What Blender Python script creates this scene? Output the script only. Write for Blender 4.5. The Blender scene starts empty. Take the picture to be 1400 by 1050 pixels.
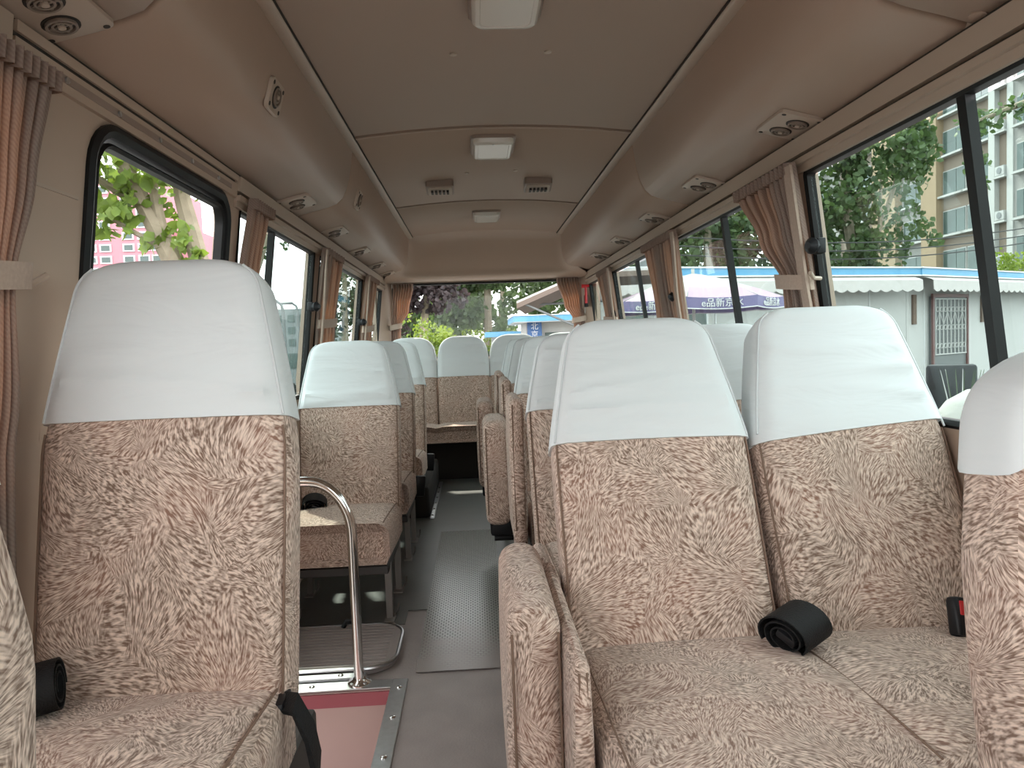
import bpy, math, random
import numpy as np
from mathutils import Vector, Matrix

sc = bpy.context.scene
col = sc.collection
PI = math.pi

# ------------------------------------------------------------------ camera
FPX = 1000.0
VPX, VPY, ROLL = 649.0, 469.0, math.radians(2.3)
CAM = (-0.115, 0.0, 1.05)
def camera():
    v = np.array([(VPX-700)/FPX, -(VPY-525)/FPX, 1.0]); v /= np.linalg.norm(v)
    up = np.array([-math.sin(ROLL), math.cos(ROLL), 0]); up = up - v*up.dot(v); up /= np.linalg.norm(up)
    r = np.cross(up, v)
    R = np.array([r, v, up])
    cd = bpy.data.cameras.new('camera'); co = bpy.data.objects.new('camera', cd); col.objects.link(co)
    M = Matrix.Identity(4)
    for i in range(3):
        M[i][0] = R[i][0]; M[i][1] = R[i][1]; M[i][2] = -R[i][2]; M[i][3] = CAM[i]
    co.matrix_world = M
    cd.sensor_width = 36; cd.sensor_fit = 'HORIZONTAL'; cd.lens = 36*FPX/1400
    cd.clip_start = 0.02; cd.clip_end = 500
    sc.camera = co
camera()

# ------------------------------------------------------------------ world, sun, exposure
w = bpy.data.worlds.new('sky'); sc.world = w; w.use_nodes = True
bg = w.node_tree.nodes['Background']
bg.inputs[0].default_value = (0.97, 0.98, 1.0, 1); bg.inputs[1].default_value = 4.4
sd = bpy.data.lights.new('sun', 'SUN'); so = bpy.data.objects.new('sun', sd); col.objects.link(so)
sd.energy = 7.0; sd.angle = math.radians(1.5); sd.color = (1.0, 0.93, 0.82)
so.rotation_euler = Vector((-0.30, 1.03, 1.25)).to_track_quat('Z', 'Y').to_euler()
so.location = (-8, 12, 20)
vs = sc.view_settings
vs.view_transform = 'Standard'; vs.look = 'None'; vs.gamma = 1.0; vs.use_curve_mapping = False
vs.exposure = 0.42
sc.cycles.max_bounces = 10; sc.cycles.diffuse_bounces = 6; sc.cycles.transparent_max_bounces = 24
sc.cycles.use_denoising = True
sc.cycles.sample_clamp_indirect = 6.0

# ------------------------------------------------------------------ materials
def mat(name, base, rough=0.6, metal=0.0, noise=None, bump=0.0, bscale=60, spec=0.5, trans=None):
    m = bpy.data.materials.new(name); m.use_nodes = True
    nt = m.node_tree; b = nt.nodes['Principled BSDF']
    b.inputs['Base Color'].default_value = (*base, 1); b.inputs['Roughness'].default_value = rough
    b.inputs['Metallic'].default_value = metal; b.inputs['Specular IOR Level'].default_value = spec
    tc = nt.nodes.new('ShaderNodeTexCoord')
    if noise:
        amt, scale = noise
        n = nt.nodes.new('ShaderNodeTexNoise'); n.inputs['Scale'].default_value = scale; n.inputs['Detail'].default_value = 4
        nt.links.new(tc.outputs['Object'], n.inputs['Vector'])
        r = nt.nodes.new('ShaderNodeMix'); r.data_type = 'RGBA'
        r.inputs[6].default_value = (*[c*(1-amt) for c in base], 1); r.inputs[7].default_value = (*[min(1, c*(1+amt)) for c in base], 1)
        nt.links.new(n.outputs[0], r.inputs[0]); nt.links.new(r.outputs[2], b.inputs['Base Color'])
    if bump:
        n2 = nt.nodes.new('ShaderNodeTexNoise'); n2.inputs['Scale'].default_value = bscale; n2.inputs['Detail'].default_value = 3
        nt.links.new(tc.outputs['Object'], n2.inputs['Vector'])
        bp = nt.nodes.new('ShaderNodeBump'); bp.inputs['Strength'].default_value = bump; bp.inputs['Distance'].default_value = 0.01
        nt.links.new(n2.outputs[0], bp.inputs['Height']); nt.links.new(bp.outputs[0], b.inputs['Normal'])
    if trans:
        out = nt.nodes['Material Output']
        t = nt.nodes.new('ShaderNodeBsdfTranslucent'); t.inputs[0].default_value = (*trans[1], 1)
        mx = nt.nodes.new('ShaderNodeMixShader'); mx.inputs[0].default_value = trans[0]
        nt.links.new(b.outputs[0], mx.inputs[1]); nt.links.new(t.outputs[0], mx.inputs[2]); nt.links.new(mx.outputs[0], out.inputs[0])
    return m

def glass(name, tint, refl=1.0):
    m = bpy.data.materials.new(name); m.use_nodes = True
    nt = m.node_tree; nt.nodes.remove(nt.nodes['Principled BSDF']); out = nt.nodes['Material Output']
    t = nt.nodes.new('ShaderNodeBsdfTransparent'); t.inputs[0].default_value = (*tint, 1)
    g = nt.nodes.new('ShaderNodeBsdfGlossy'); g.inputs['Roughness'].default_value = 0.02
    f = nt.nodes.new('ShaderNodeLayerWeight'); f.inputs[0].default_value = 0.5
    pw = nt.nodes.new('ShaderNodeMath'); pw.operation = 'POWER'; pw.inputs[1].default_value = 5.0; nt.links.new(f.outputs['Facing'], pw.inputs[0])
    mu = nt.nodes.new('ShaderNodeMath'); mu.operation = 'MULTIPLY_ADD'; mu.inputs[1].default_value = 0.5*refl; mu.inputs[2].default_value = 0.03*refl
    mx = nt.nodes.new('ShaderNodeMixShader')
    nt.links.new(pw.outputs[0], mu.inputs[0]); nt.links.new(mu.outputs[0], mx.inputs[0])
    nt.links.new(t.outputs[0], mx.inputs[1]); nt.links.new(g.outputs[0], mx.inputs[2]); nt.links.new(mx.outputs[0], out.inputs[0])
    return m

def fabric(name, light, dark, warm, fan=8.0):
    """plush with fan-shaped brushed strokes"""
    m = bpy.data.materials.new(name); m.use_nodes = True
    nt = m.node_tree; N = nt.nodes; L = nt.links; b = N['Principled BSDF']
    def vm(op, a=None, c=None, d=None):
        n = N.new('ShaderNodeVectorMath'); n.operation = op
        for i, v in enumerate((a, c, d)):
            if v is None: continue
            if isinstance(v, tuple): n.inputs[i].default_value = v
            elif isinstance(v, (int, float)): n.inputs[3].default_value = v
            else: L.new(v, n.inputs[i])
        return n
    def mt(op, a, c=None):
        n = N.new('ShaderNodeMath'); n.operation = op
        for i, v in enumerate((a, c)):
            if v is None: continue
            if isinstance(v, (int, float)): n.inputs[i].default_value = v
            else: L.new(v, n.inputs[i])
        return n.outputs[0]
    uv = N.new('ShaderNodeUVMap').outputs[0]
    oi = N.new('ShaderNodeObjectInfo')
    off = mt('MULTIPLY', oi.outputs['Random'], 13.0)
    cx = N.new('ShaderNodeCombineXYZ'); L.new(off, cx.inputs[0]); L.new(off, cx.inputs[1])
    p = vm('ADD', uv, cx.outputs[0]).outputs[0]
    nz = N.new('ShaderNodeTexNoise'); nz.noise_dimensions = '2D'; nz.inputs['Scale'].default_value = 5.5; nz.inputs['Detail'].default_value = 0.6
    L.new(p, nz.inputs['Vector'])
    wv = vm('MULTIPLY_ADD', nz.outputs['Color'], (0.075, 0.075, 0), (-0.0375, -0.0375, 0)).outputs[0]
    q0 = vm('ADD', p, wv).outputs[0]
    def field(q, k):
        vo = N.new('ShaderNodeTexVoronoi'); vo.voronoi_dimensions = '2D'; vo.inputs['Scale'].default_value = fan
        L.new(q, vo.inputs['Vector'])
        d = vm('SUBTRACT', q, vo.outputs['Position']).outputs[0]
        sp = N.new('ShaderNodeSeparateXYZ'); L.new(vo.outputs['Color'], sp.inputs[0])
        ang = mt('MULTIPLY', sp.outputs[0], 6.283)
        vr = N.new('ShaderNodeVectorRotate'); vr.rotation_type = 'Z_AXIS'; L.new(d, vr.inputs['Vector']); L.new(ang, vr.inputs['Angle'])
        d2 = vm('ADD', vr.outputs[0], (0.10, 0, 0)).outputs[0]
        s2 = N.new('ShaderNodeSeparateXYZ'); L.new(d2, s2.inputs[0])
        at = mt('ARCTAN2', s2.outputs[1], s2.outputs[0])
        ln = vm('LENGTH', d2).outputs['Value']
        cc = N.new('ShaderNodeCombineXYZ')
        L.new(mt('MULTIPLY', ln, 80.0), cc.inputs[0]); L.new(mt('MULTIPLY', at, 36.0), cc.inputs[1]); L.new(mt('MULTIPLY', sp.outputs[1], 20.0), cc.inputs[2])
        n2 = N.new('ShaderNodeTexNoise'); n2.inputs['Scale'].default_value = 1.0; n2.inputs['Detail'].default_value = 1.5; n2.inputs['Roughness'].default_value = 0.6
        L.new(cc.outputs[0], n2.inputs['Vector'])
        ed = N.new('ShaderNodeTexVoronoi'); ed.voronoi_dimensions = '2D'; ed.feature = 'DISTANCE_TO_EDGE'; ed.inputs['Scale'].default_value = fan
        L.new(q, ed.inputs['Vector'])
        return n2.outputs[0], ed.outputs['Distance']
    fa, ea = field(q0, 0)
    fb, eb = field(vm('ADD', q0, (0.517, 0.243, 0)).outputs[0], 1)
    mr = N.new('ShaderNodeMapRange'); mr.interpolation_type = 'SMOOTHSTEP'; mr.inputs[1].default_value = 0.06; mr.inputs[2].default_value = 0.20; L.new(ea, mr.inputs[0])
    mixf = N.new('ShaderNodeMix'); L.new(mr.outputs[0], mixf.inputs[0]); L.new(fb, mixf.inputs[2]); L.new(fa, mixf.inputs[3])
    class n2: outputs = [mixf.outputs[0]]
    rp = N.new('ShaderNodeValToRGB'); rp.color_ramp.elements[0].position = 0.37; rp.color_ramp.elements[1].position = 0.64
    L.new(n2.outputs[0], rp.inputs[0])
    n3 = N.new('ShaderNodeTexNoise'); n3.noise_dimensions = '2D'; n3.inputs['Scale'].default_value = 5; L.new(p, n3.inputs['Vector'])
    rq = N.new('ShaderNodeValToRGB'); rq.color_ramp.elements[0].position = 0.42; rq.color_ramp.elements[1].position = 0.68
    L.new(n3.outputs[0], rq.inputs[0])
    m1 = N.new('ShaderNodeMix'); m1.data_type = 'RGBA'; m1.inputs[6].default_value = (*dark, 1); m1.inputs[7].default_value = (*warm, 1); L.new(rq.outputs[0], m1.inputs[0])
    m2 = N.new('ShaderNodeMix'); m2.data_type = 'RGBA'; m2.inputs[7].default_value = (*light, 1)
    L.new(rp.outputs[0], m2.inputs[0]); L.new(m1.outputs[2], m2.inputs[6]); L.new(m2.outputs[2], b.inputs['Base Color'])
    bp = N.new('ShaderNodeBump'); bp.inputs['Strength'].default_value = 0.35; bp.inputs['Distance'].default_value = 0.004
    L.new(n2.outputs[0], bp.inputs['Height']); L.new(bp.outputs[0], b.inputs['Normal'])
    b.inputs['Roughness'].default_value = 0.95; b.inputs['Specular IOR Level'].default_value = 0.15
    b.inputs['Sheen Weight'].default_value = 0.15; b.inputs['Sheen Roughness'].default_value = 0.6
    return m

def cover_cloth():
    m = bpy.data.materials.new('white_cotton'); m.use_nodes = True
    nt = m.node_tree; N = nt.nodes; L = nt.links; b = N['Principled BSDF']
    b.inputs['Base Color'].default_value = (0.80, 0.83, 0.84, 1); b.inputs['Roughness'].default_value = 0.75; b.inputs['Specular IOR Level'].default_value = 0.25
    uv = N.new('ShaderNodeUVMap').outputs[0]; oi = N.new('ShaderNodeObjectInfo')
    ad = N.new('ShaderNodeVectorMath'); ad.operation = 'ADD'; L.new(uv, ad.inputs[0]); L.new(oi.outputs['Random'], ad.inputs[1])
    mp = N.new('ShaderNodeMapping'); mp.inputs['Scale'].default_value = (4.0, 15, 1); mp.inputs['Rotation'].default_value = (0, 0, 0.15); L.new(ad.outputs[0], mp.inputs[0])
    n = N.new('ShaderNodeTexNoise'); n.noise_dimensions = '2D'; n.inputs['Scale'].default_value = 1.0; n.inputs['Detail'].default_value = 3; n.inputs['Distortion'].default_value = 0.6
    L.new(mp.outputs[0], n.inputs['Vector'])
    bp = N.new('ShaderNodeBump'); bp.inputs['Strength'].default_value = 0.5; bp.inputs['Distance'].default_value = 0.012
    L.new(n.outputs[0], bp.inputs['Height']); L.new(bp.outputs[0], b.inputs['Normal'])
    out = N['Material Output']; t = N.new('ShaderNodeBsdfTranslucent'); t.inputs[0].default_value = (0.8, 0.82, 0.84, 1)
    mx = N.new('ShaderNodeMixShader'); mx.inputs[0].default_value = 0.12
    L.new(b.outputs[0], mx.inputs[1]); L.new(t.outputs[0], mx.inputs[2]); L.new(mx.outputs[0], out.inputs[0])
    return m

def curtain_cloth():
    m = mat('curtain_cloth', (0.36, 0.26, 0.22), 0.9, spec=0.2, trans=(0.13, (0.65, 0.24, 0.10)))
    nt = m.node_tree; N = nt.nodes; L = nt.links; b = N['Principled BSDF']
    uv = N.new('ShaderNodeUVMap').outputs[0]
    wv = N.new('ShaderNodeTexWave'); wv.inputs['Scale'].default_value = 70; wv.inputs['Distortion'].default_value = 1.5; wv.bands_direction = 'DIAGONAL'
    L.new(uv, wv.inputs['Vector'])
    mx = N.new('ShaderNodeMix'); mx.data_type = 'RGBA'; mx.inputs[6].default_value = (0.25, 0.19, 0.162, 1); mx.inputs[7].default_value = (0.31, 0.24, 0.205, 1)
    L.new(wv.outputs[0], mx.inputs[0]); L.new(mx.outputs[2], b.inputs['Base Color'])
    return m

def tread_rubber():
    m = mat('embossed_rubber', (0.085, 0.088, 0.080), 0.24)
    nt = m.node_tree; N = nt.nodes; L = nt.links; b = N['Principled BSDF']
    uv = N.new('ShaderNodeUVMap').outputs[0]
    mp = N.new('ShaderNodeMapping'); mp.inputs['Scale'].default_value = (55, 38, 1); L.new(uv, mp.inputs[0])
    br = N.new('ShaderNodeTexBrick'); br.inputs['Scale'].default_value = 1; br.inputs['Mortar Size'].default_value = 0.10; br.inputs['Mortar Smooth'].default_value = 0.6
    br.inputs['Brick Width'].default_value = 1.0; br.inputs['Row Height'].default_value = 0.55
    br.inputs['Color1'].default_value = (1, 1, 1, 1); br.inputs['Color2'].default_value = (1, 1, 1, 1); br.inputs['Mortar'].default_value = (0, 0, 0, 1)
    L.new(mp.outputs[0], br.inputs['Vector'])
    bp = N.new('ShaderNodeBump'); bp.inputs['Strength'].default_value = 0.7; bp.inputs['Distance'].default_value = 0.004
    L.new(br.outputs[0], bp.inputs['Height']); L.new(bp.outputs[0], b.inputs['Normal'])
    mx = N.new('ShaderNodeMix'); mx.data_type = 'RGBA'; mx.inputs[6].default_value = (0.08, 0.082, 0.076, 1); mx.inputs[7].default_value = (0.36, 0.365, 0.335, 1)
    L.new(br.outputs[0], mx.inputs[0])
    # worn smooth towards the front end
    sx = N.new('ShaderNodeSeparateXYZ'); L.new(uv, sx.inputs[0])
    nz = N.new('ShaderNodeTexNoise'); nz.inputs['Scale'].default_value = 9; L.new(uv, nz.inputs['Vector'])
    ad = N.new('ShaderNodeMath'); ad.operation = 'MULTIPLY_ADD'; ad.inputs[1].default_value = 0.5; L.new(nz.outputs[0], ad.inputs[0]); L.new(sx.outputs[1], ad.inputs[2])
    mr = N.new('ShaderNodeMapRange'); mr.interpolation_type = 'SMOOTHSTEP'; mr.inputs[1].default_value = 3.18; mr.inputs[2].default_value = 3.65; L.new(ad.outputs[0], mr.inputs[0])
    m3 = N.new('ShaderNodeMix'); m3.data_type = 'RGBA'; m3.inputs[6].default_value = (0.28, 0.245, 0.232, 1); L.new(mr.outputs[0], m3.inputs[0]); L.new(mx.outputs[2], m3.inputs[7])
    L.new(m3.outputs[2], b.inputs['Base Color']); L.new(mr.outputs[0], bp.inputs['Strength'])
    return m

M = {}
M['fabric'] = fabric('plush_fabric', (0.76, 0.60, 0.505), (0.19, 0.120, 0.088), (0.27, 0.145, 0.105))
M['cover'] = cover_cloth()
M['seam'] = mat('seam_thread', (0.62, 0.64, 0.65), 0.8)
M['piping'] = mat('brown_piping', (0.20, 0.125, 0.09), 0.85)
M['black'] = mat('black_plastic', (0.012, 0.012, 0.014), 0.38, spec=0.3)
M['webbing'] = mat('black_webbing', (0.010, 0.010, 0.011), 0.6, spec=0.25, bump=0.3, bscale=300)
M['rubber'] = mat('black_rubber', (0.010, 0.010, 0.010), 0.5, spec=0.25)
M['red'] = mat('red_plastic', (0.55, 0.02, 0.025), 0.35)
M['chrome'] = mat('polished_steel', (0.78, 0.76, 0.74), 0.12, 1.0)
M['alu'] = mat('brushed_aluminium', (0.55, 0.56, 0.57), 0.34, 1.0, noise=(0.15, 60))
M['frame'] = mat('dark_seat_frame', (0.05, 0.045, 0.042), 0.5)
M['greyleg'] = mat('grey_painted_steel', (0.22, 0.20, 0.185), 0.45, 0.3)
M['wall'] = mat('beige_vinyl', (0.47, 0.355, 0.275), 0.5, noise=(0.04, 3))
M['ceil'] = mat('taupe_headliner', (0.40, 0.288, 0.222), 0.62, noise=(0.03, 2), bump=0.03, bscale=250)
M['duct'] = mat('taupe_duct_vinyl', (0.405, 0.29, 0.225), 0.42, noise=(0.03, 2))
M['trim'] = mat('beige_trim', (0.46, 0.36, 0.285), 0.4)
M['gap'] = mat('dark_gap', (0.03, 0.022, 0.017), 0.8)
M['vent'] = mat('beige_vent_plastic', (0.46, 0.36, 0.29), 0.4)
M['ventring'] = mat('shaded_vent_ring', (0.24, 0.18, 0.145), 0.4)  # rings darkened so their colour carries the shade of the vent recess
M['ventdark'] = mat('dark_vent_recess', (0.03, 0.022, 0.018), 0.6)
M['lens'] = mat('white_lamp_plastic', (0.72, 0.66, 0.60), 0.2)
M['lampbase'] = mat('lamp_base_plastic', (0.30, 0.22, 0.18), 0.4)
M['floor'] = mat('grey_floor_vinyl', (0.30, 0.262, 0.248), 0.42, noise=(0.22, 9), bump=0.12, bscale=140)
M['floor2'] = mat('dark_floor_vinyl', (0.125, 0.126, 0.118), 0.36, noise=(0.2, 6), bump=0.05, bscale=80)
M['tread'] = tread_rubber()
M['well'] = mat('pinkish_step_panel', (0.37, 0.26, 0.235), 0.30, noise=(0.08, 6))
M['wellred'] = mat('dark_red_edge', (0.27, 0.07, 0.085), 0.25)
M['dark'] = mat('dark_carpet', (0.022, 0.018, 0.016), 0.95)
M['curtain'] = curtain_cloth()
M['band'] = mat('curtain_band', (0.44, 0.335, 0.27), 0.85, noise=(0.18, 120))
M['glass'] = glass('clear_glass', (0.91, 0.92, 0.91), 0.4)
M['tint'] = glass('tinted_glass', (0.70, 0.765, 0.75), 0.6)
M['bodypaint'] = mat('cream_body_paint', (0.6, 0.55, 0.48), 0.4)

# ------------------------------------------------------------------ mesh helpers
class MB:
    def __init__(s): s.v = []; s.f = []
    def add(s, v, f):
        o = len(s.v); s.v += [tuple(p) for p in v]; s.f += [tuple(i+o for i in q) for q in f]
    def box(s, x0, x1, y0, y1, z0, z1, bev=0.0):
        if x0 > x1: x0, x1 = x1, x0
        if y0 > y1: y0, y1 = y1, y0
        if z0 > z1: z0, z1 = z1, z0
        if bev <= 0:
            s.add([(x0,y0,z0),(x1,y0,z0),(x1,y1,z0),(x0,y1,z0),(x0,y0,z1),(x1,y0,z1),(x1,y1,z1),(x0,y1,z1)],
                  [(0,3,2,1),(4,5,6,7),(0,1,5,4),(1,2,6,5),(2,3,7,6),(3,0,4,7)])
        else:
            b = min(bev, (x1-x0)/2.01, (y1-y0)/2.01, (z1-z0)/2.01)
            rings = []
            for z, i in ((z0, b), (z0+b*0.3, b*0.3), (z0+b, 0), (z1-b, 0), (z1-b*0.3, b*0.3), (z1, b)):
                rings.append([(x, y, z) for x, y in rrect(x0+i, x1-i, y0+i, y1-i, max(b-i, b*0.25), 3)])
            s.loft(rings, True, True, True)
    def loft(s, rings, closed=True, cap0=False, cap1=False):
        n = len(rings[0]); v = [p for r in rings for p in r]; f = []
        for i in range(len(rings)-1):
            for j in range(n if closed else n-1):
                k = (j+1) % n
                f.append((i*n+j, i*n+k, (i+1)*n+k, (i+1)*n+j))
        if cap0: f.append(tuple(range(n-1, -1, -1)))
        if cap1: f.append(tuple((len(rings)-1)*n+j for j in range(n)))
        s.add(v, f)
    def tube(s, pts, r, n=8, caps=True):
        pts = [Vector(p) for p in pts]; rings = []
        rr = r if isinstance(r, (list, tuple)) else [r]*len(pts)
        prev = None
        for i, p in enumerate(pts):
            t = (pts[min(i+1, len(pts)-1)] - pts[max(i-1, 0)])
            if t.length < 1e-9: t = Vector((0,0,1))
            t.normalize()
            a = prev if prev is not None else (Vector((0,0,1)) if abs(t.z) < 0.9 else Vector((1,0,0)))
            u = (a - t*a.dot(t)); u.normalize(); prev = u
            w_ = t.cross(u)
            rings.append([p + (u*math.cos(2*PI*k/n) + w_*math.sin(2*PI*k/n))*rr[i] for k in range(n)])
        s.loft(rings, True, caps, caps)
    def strip(s, pts, wvec, th):
        """ribbon: path pts, width vector, thickness along local normal"""
        rings = []; W = Vector(wvec)/2; pts = [Vector(p) for p in pts]
        for i, p in enumerate(pts):
            t = pts[min(i+1, len(pts)-1)] - pts[max(i-1, 0)]; t.normalize()
            nrm = t.cross(W).normalized()*th/2
            rings.append([p-W-nrm, p+W-nrm, p+W+nrm, p-W+nrm])
        s.loft(rings, True, True, True)
    def disc(s, c, r, r2, axis_h, n=20):
        """lathe about local z: list of (radius,z)"""
        pass
    def lathe(s, prof, n=20, c=(0,0,0), cap0=False, cap1=False):
        s.loft([[(c[0]+r*math.cos(2*PI*k/n), c[1]+r*math.sin(2*PI*k/n), c[2]+z) for k in range(n)] for r, z in prof], True, cap0, cap1)
    def xf(s, Mx):
        s.v = [tuple(Mx @ Vector(p)) for p in s.v]; return s

def rrect(x0, x1, y0, y1, r, n=4):
    r = max(1e-5, min(r, (x1-x0)/2.001, (y1-y0)/2.001)); out = []
    for cx, cy, a0 in ((x1-r, y0+r, -PI/2), (x1-r, y1-r, 0), (x0+r, y1-r, PI/2), (x0+r, y0+r, PI)):
        for k in range(n+1):
            a = a0 + k*PI/2/n; out.append((cx+r*math.cos(a), cy+r*math.sin(a)))
    return out

def mesh(name, mb, material, smooth=True, angle=38):
    me = bpy.data.meshes.new(name); me.from_pydata(mb.v, [], mb.f); me.update()
    me.materials.append(M[material] if isinstance(material, str) else material)
    nv = len(me.loops)
    uvl = me.uv_layers.new(name='UVMap')
    co = np.empty(len(me.vertices)*3); me.vertices.foreach_get('co', co); co = co.reshape(-1, 3)
    li = np.empty(nv, dtype=np.int32); me.loops.foreach_get('vertex_index', li)
    pn = np.empty(len(me.polygons)*3); me.polygons.foreach_get('normal', pn); pn = np.abs(pn.reshape(-1, 3))
    lt = np.empty(len(me.polygons), dtype=np.int32); me.polygons.foreach_get('loop_total', lt)
    ax = np.repeat(np.argmax(pn*np.array([1.0, 1.15, 1.0]), axis=1), lt)
    p = co[li]
    u = np.where(ax == 0, p[:, 1]+0.37, p[:, 0]); v = np.where(ax == 2, p[:, 1]+0.61, p[:, 2])
    uvl.data.foreach_set('uv', np.stack([u, v], 1).astype(np.float32).ravel())
    if smooth:
        me.polygons.foreach_set('use_smooth', np.ones(len(me.polygons), dtype=bool))
        try: me.set_sharp_from_angle(angle=math.radians(angle))
        except Exception: pass
    return me

def link(name, me, parent=None, loc=None, rot=None):
    o = bpy.data.objects.new(name, me); col.objects.link(o)
    if parent: o.parent = parent
    if loc is not None: o.location = loc
    if rot is not None: o.rotation_euler = rot
    return o
def obj(name, mb, material, parent=None, smooth=True, loc=None, rot=None, angle=38):
    return link(name, mesh(name, mb, material, smooth, angle), parent, loc, rot)
def tag(o, label=None, cat=None, group=None, kind=None):
    if label: o['label'] = label
    if cat: o['category'] = cat
    if group: o['group'] = group
    if kind: o['kind'] = kind
    return o
def thing(name, label, cat, loc=(0,0,0), rot=None, group=None, kind=None):
    o = bpy.data.objects.new(name, None); col.objects.link(o); o.location = loc; o.empty_display_size = 0.1
    if rot is not None: o.rotation_euler = rot
    return tag(o, label, cat, group, kind)
def struct(name, mb, material, smooth=False, label=None):
    o = obj(name, mb, material, None, smooth); o['kind'] = 'structure'
    if label: o['label'] = label
    return o
def copy_tree(o, parent=None):
    c = o.copy(); col.objects.link(c); c.parent = parent
    for ch in list(o.children): copy_tree(ch, c)
    return c

# ------------------------------------------------------------------ bus shell
Y0, Y1 = -1.25, 6.36
def wx(z): return 0.945 if z < 0.9 else 0.945 - (z-0.9)*0.13      # inner wall face, leaning in above the waist
def wall_slab(mb, sg, y0, y1, z0, z1, t=0.045, d=0.0):
    zs = [z0] + ([0.9] if z0 < 0.9 < z1 else []) + [z1]
    rings = []
    for z in zs:
        a = wx(z)-d
        rings.append([(sg*a, y0, z), (sg*a, y1, z), (sg*(a+t), y1, z), (sg*(a+t), y0, z)])
    mb.loft(rings, True, True, True)
WZ0, WZ1 = 0.82, 1.515
WIN = {1: [(-0.45, 0.58), (0.68, 2.13), (2.24, 3.62), (3.73, 5.12), (5.23, 6.16)],
       -1: [(-1.15, 1.28), (2.46, 3.60), (3.71, 5.10), (5.21, 6.14)]}
for sg, nm in ((-1, 'wall_left'), (1, 'wall_right')):
    mb = MB()
    for y0, y1 in ([(Y0, 1.42), (2.42, Y1)] if sg < 0 else [(Y0, Y1)]):
        wall_slab(mb, sg, y0, y1, -0.02, WZ0)
    wall_slab(mb, sg, Y0, Y1, 1.555, 2.0)
    edges = WIN[sg]
    prev = Y0
    for y0, y1 in edges + [(Y1, Y1)]:
        if sg < 0 and prev == 1.28:
            wall_slab(mb, sg, 1.28, 1.42, WZ0, 1.555); wall_slab(mb, sg, 2.42, y0, WZ0, 1.555)
        elif y0 - prev > 0.01: wall_slab(mb, sg, prev, y0, WZ0, 1.555)
        if y1 > y0: wall_slab(mb, sg, y0, y1, WZ1, 1.555)
        prev = y1
    o = struct(nm, mb, 'wall', label='beige vinyl bus side wall around the windows')
    # cornice: curtain track below the duct
    mb = MB()
    for y0, y1 in ([(Y0, 1.25), (2.40, 6.2)] if sg < 0 else [(Y0, 6.2)]):
        for z0, z1, d in ((1.560, 1.606, 0.018), (1.532, 1.548, 0.022), (1.512, 1.532, 0.010)):
            wall_slab(mb, sg, y0, y1, z0, z1, 0.03, d)
    obj('curtain_track', mb, 'trim', o, False)
    mb = MB(); wall_slab(mb, sg, Y0, 6.2, 1.545, 1.562, 0.02, 0.002); wall_slab(mb, sg, Y0, 6.2, 1.604, 1.616, 0.02, 0.006)
    obj('shadow_gap', mb, 'gap', o, False)

def frame_ring(mb, sg, y0, y1, z0, z1, r, wd, d, t, n=5):
    """rounded frame following the leaning wall; wd width in plane, d proud of wall"""
    outer = rrect(y0, y1, z0, z1, r, n); inner = rrect(y0+wd, y1-wd, z0+wd, z1-wd, max(r-wd, 0.01), n)
    A = [(sg*(wx(z)-d), y, z) for y, z in outer]; B = [(sg*(wx(z)-d), y, z) for y, z in inner]
    C = [(sg*(wx(z)-d+t), y, z) for y, z in inner]; D = [(sg*(wx(z)-d+t), y, z) for y, z in outer]
    mid = [tuple((Vector(a)+Vector(b))/2 + Vector((-sg*0.006, 0, 0))) for a, b in zip(A, B)]
    mb.loft([D, A, mid, B, C, D], True)
def pane(mb, sg, y0, y1, z0, z1, d, t=0.004):
    wall_slab(mb, sg, y0, y1, z0, z1, t, d)

wn = 0
def side_window(sg, y0, y1, bar=None, latch=None, tint='tint'):
    global wn; wn += 1
    t = tag(thing('window_%d' % wn, 'sliding side window with black rubber frame', None), kind='structure')
    mb = MB(); frame_ring(mb, sg, y0-0.005, y1+0.005, WZ0-0.005, WZ1+0.012, 0.03, 0.022, -0.002, 0.025); obj('window_frame', mb, 'rubber', t)
    if bar is None: bar = (y0+y1)/2
    mb = MB(); pane(mb, sg, y0+0.02, bar+0.01, WZ0+0.02, WZ1-0.02, -0.024); obj('pane', mb, tint, t, False)
    mb = MB(); pane(mb, sg, bar-0.01, y1-0.02, WZ0+0.02, WZ1-0.02, -0.012); obj('pane', mb, tint, t, False)
    mb = MB(); wall_slab(mb, sg, bar-0.013, bar+0.013, WZ0+0.01, WZ1-0.005, 0.022, -0.004); obj('slider_bar', mb, 'rubber', t, False)
    if latch:
        for ly, lz in latch:
            x = wx(lz)
            mb = MB(); mb.box(sg*(x-0.004), sg*(x-0.03), ly-0.018, ly+0.018, lz-0.022, lz+0.022, 0.004)
            mb.tube([(sg*(x-0.02), ly, lz), (sg*(x-0.045), ly-0.012, lz), (sg*(x-0.06), ly-0.02, lz)], [0.014, 0.024, 0.010], 12)
            obj('latch', mb, 'black', t)
    return t
side_window(1, -0.45, 0.58, 0.05)  # unseen front window, shortened and tinted to dim the raised left seat
side_window(1, 0.68, 2.13, 1.44, [(2.06, 1.29)])
side_window(1, 2.24, 3.62, 2.86, [(3.56, 1.24)])
side_window(1, 3.73, 5.12, 4.40, [(5.06, 1.22)])
side_window(1, 5.23, 6.16, 5.6)
side_window(-1, -1.15, 1.28, 0.1, tint='glass')  # front part unseen; made long and clear to light the right seats
side_window(-1, 2.46, 3.60, 2.90, [(3.53, 1.25)])
side_window(-1, 3.71, 5.10, 4.28, [(5.03, 1.22)])
side_window(-1, 5.21, 6.14, 5.6)

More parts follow.
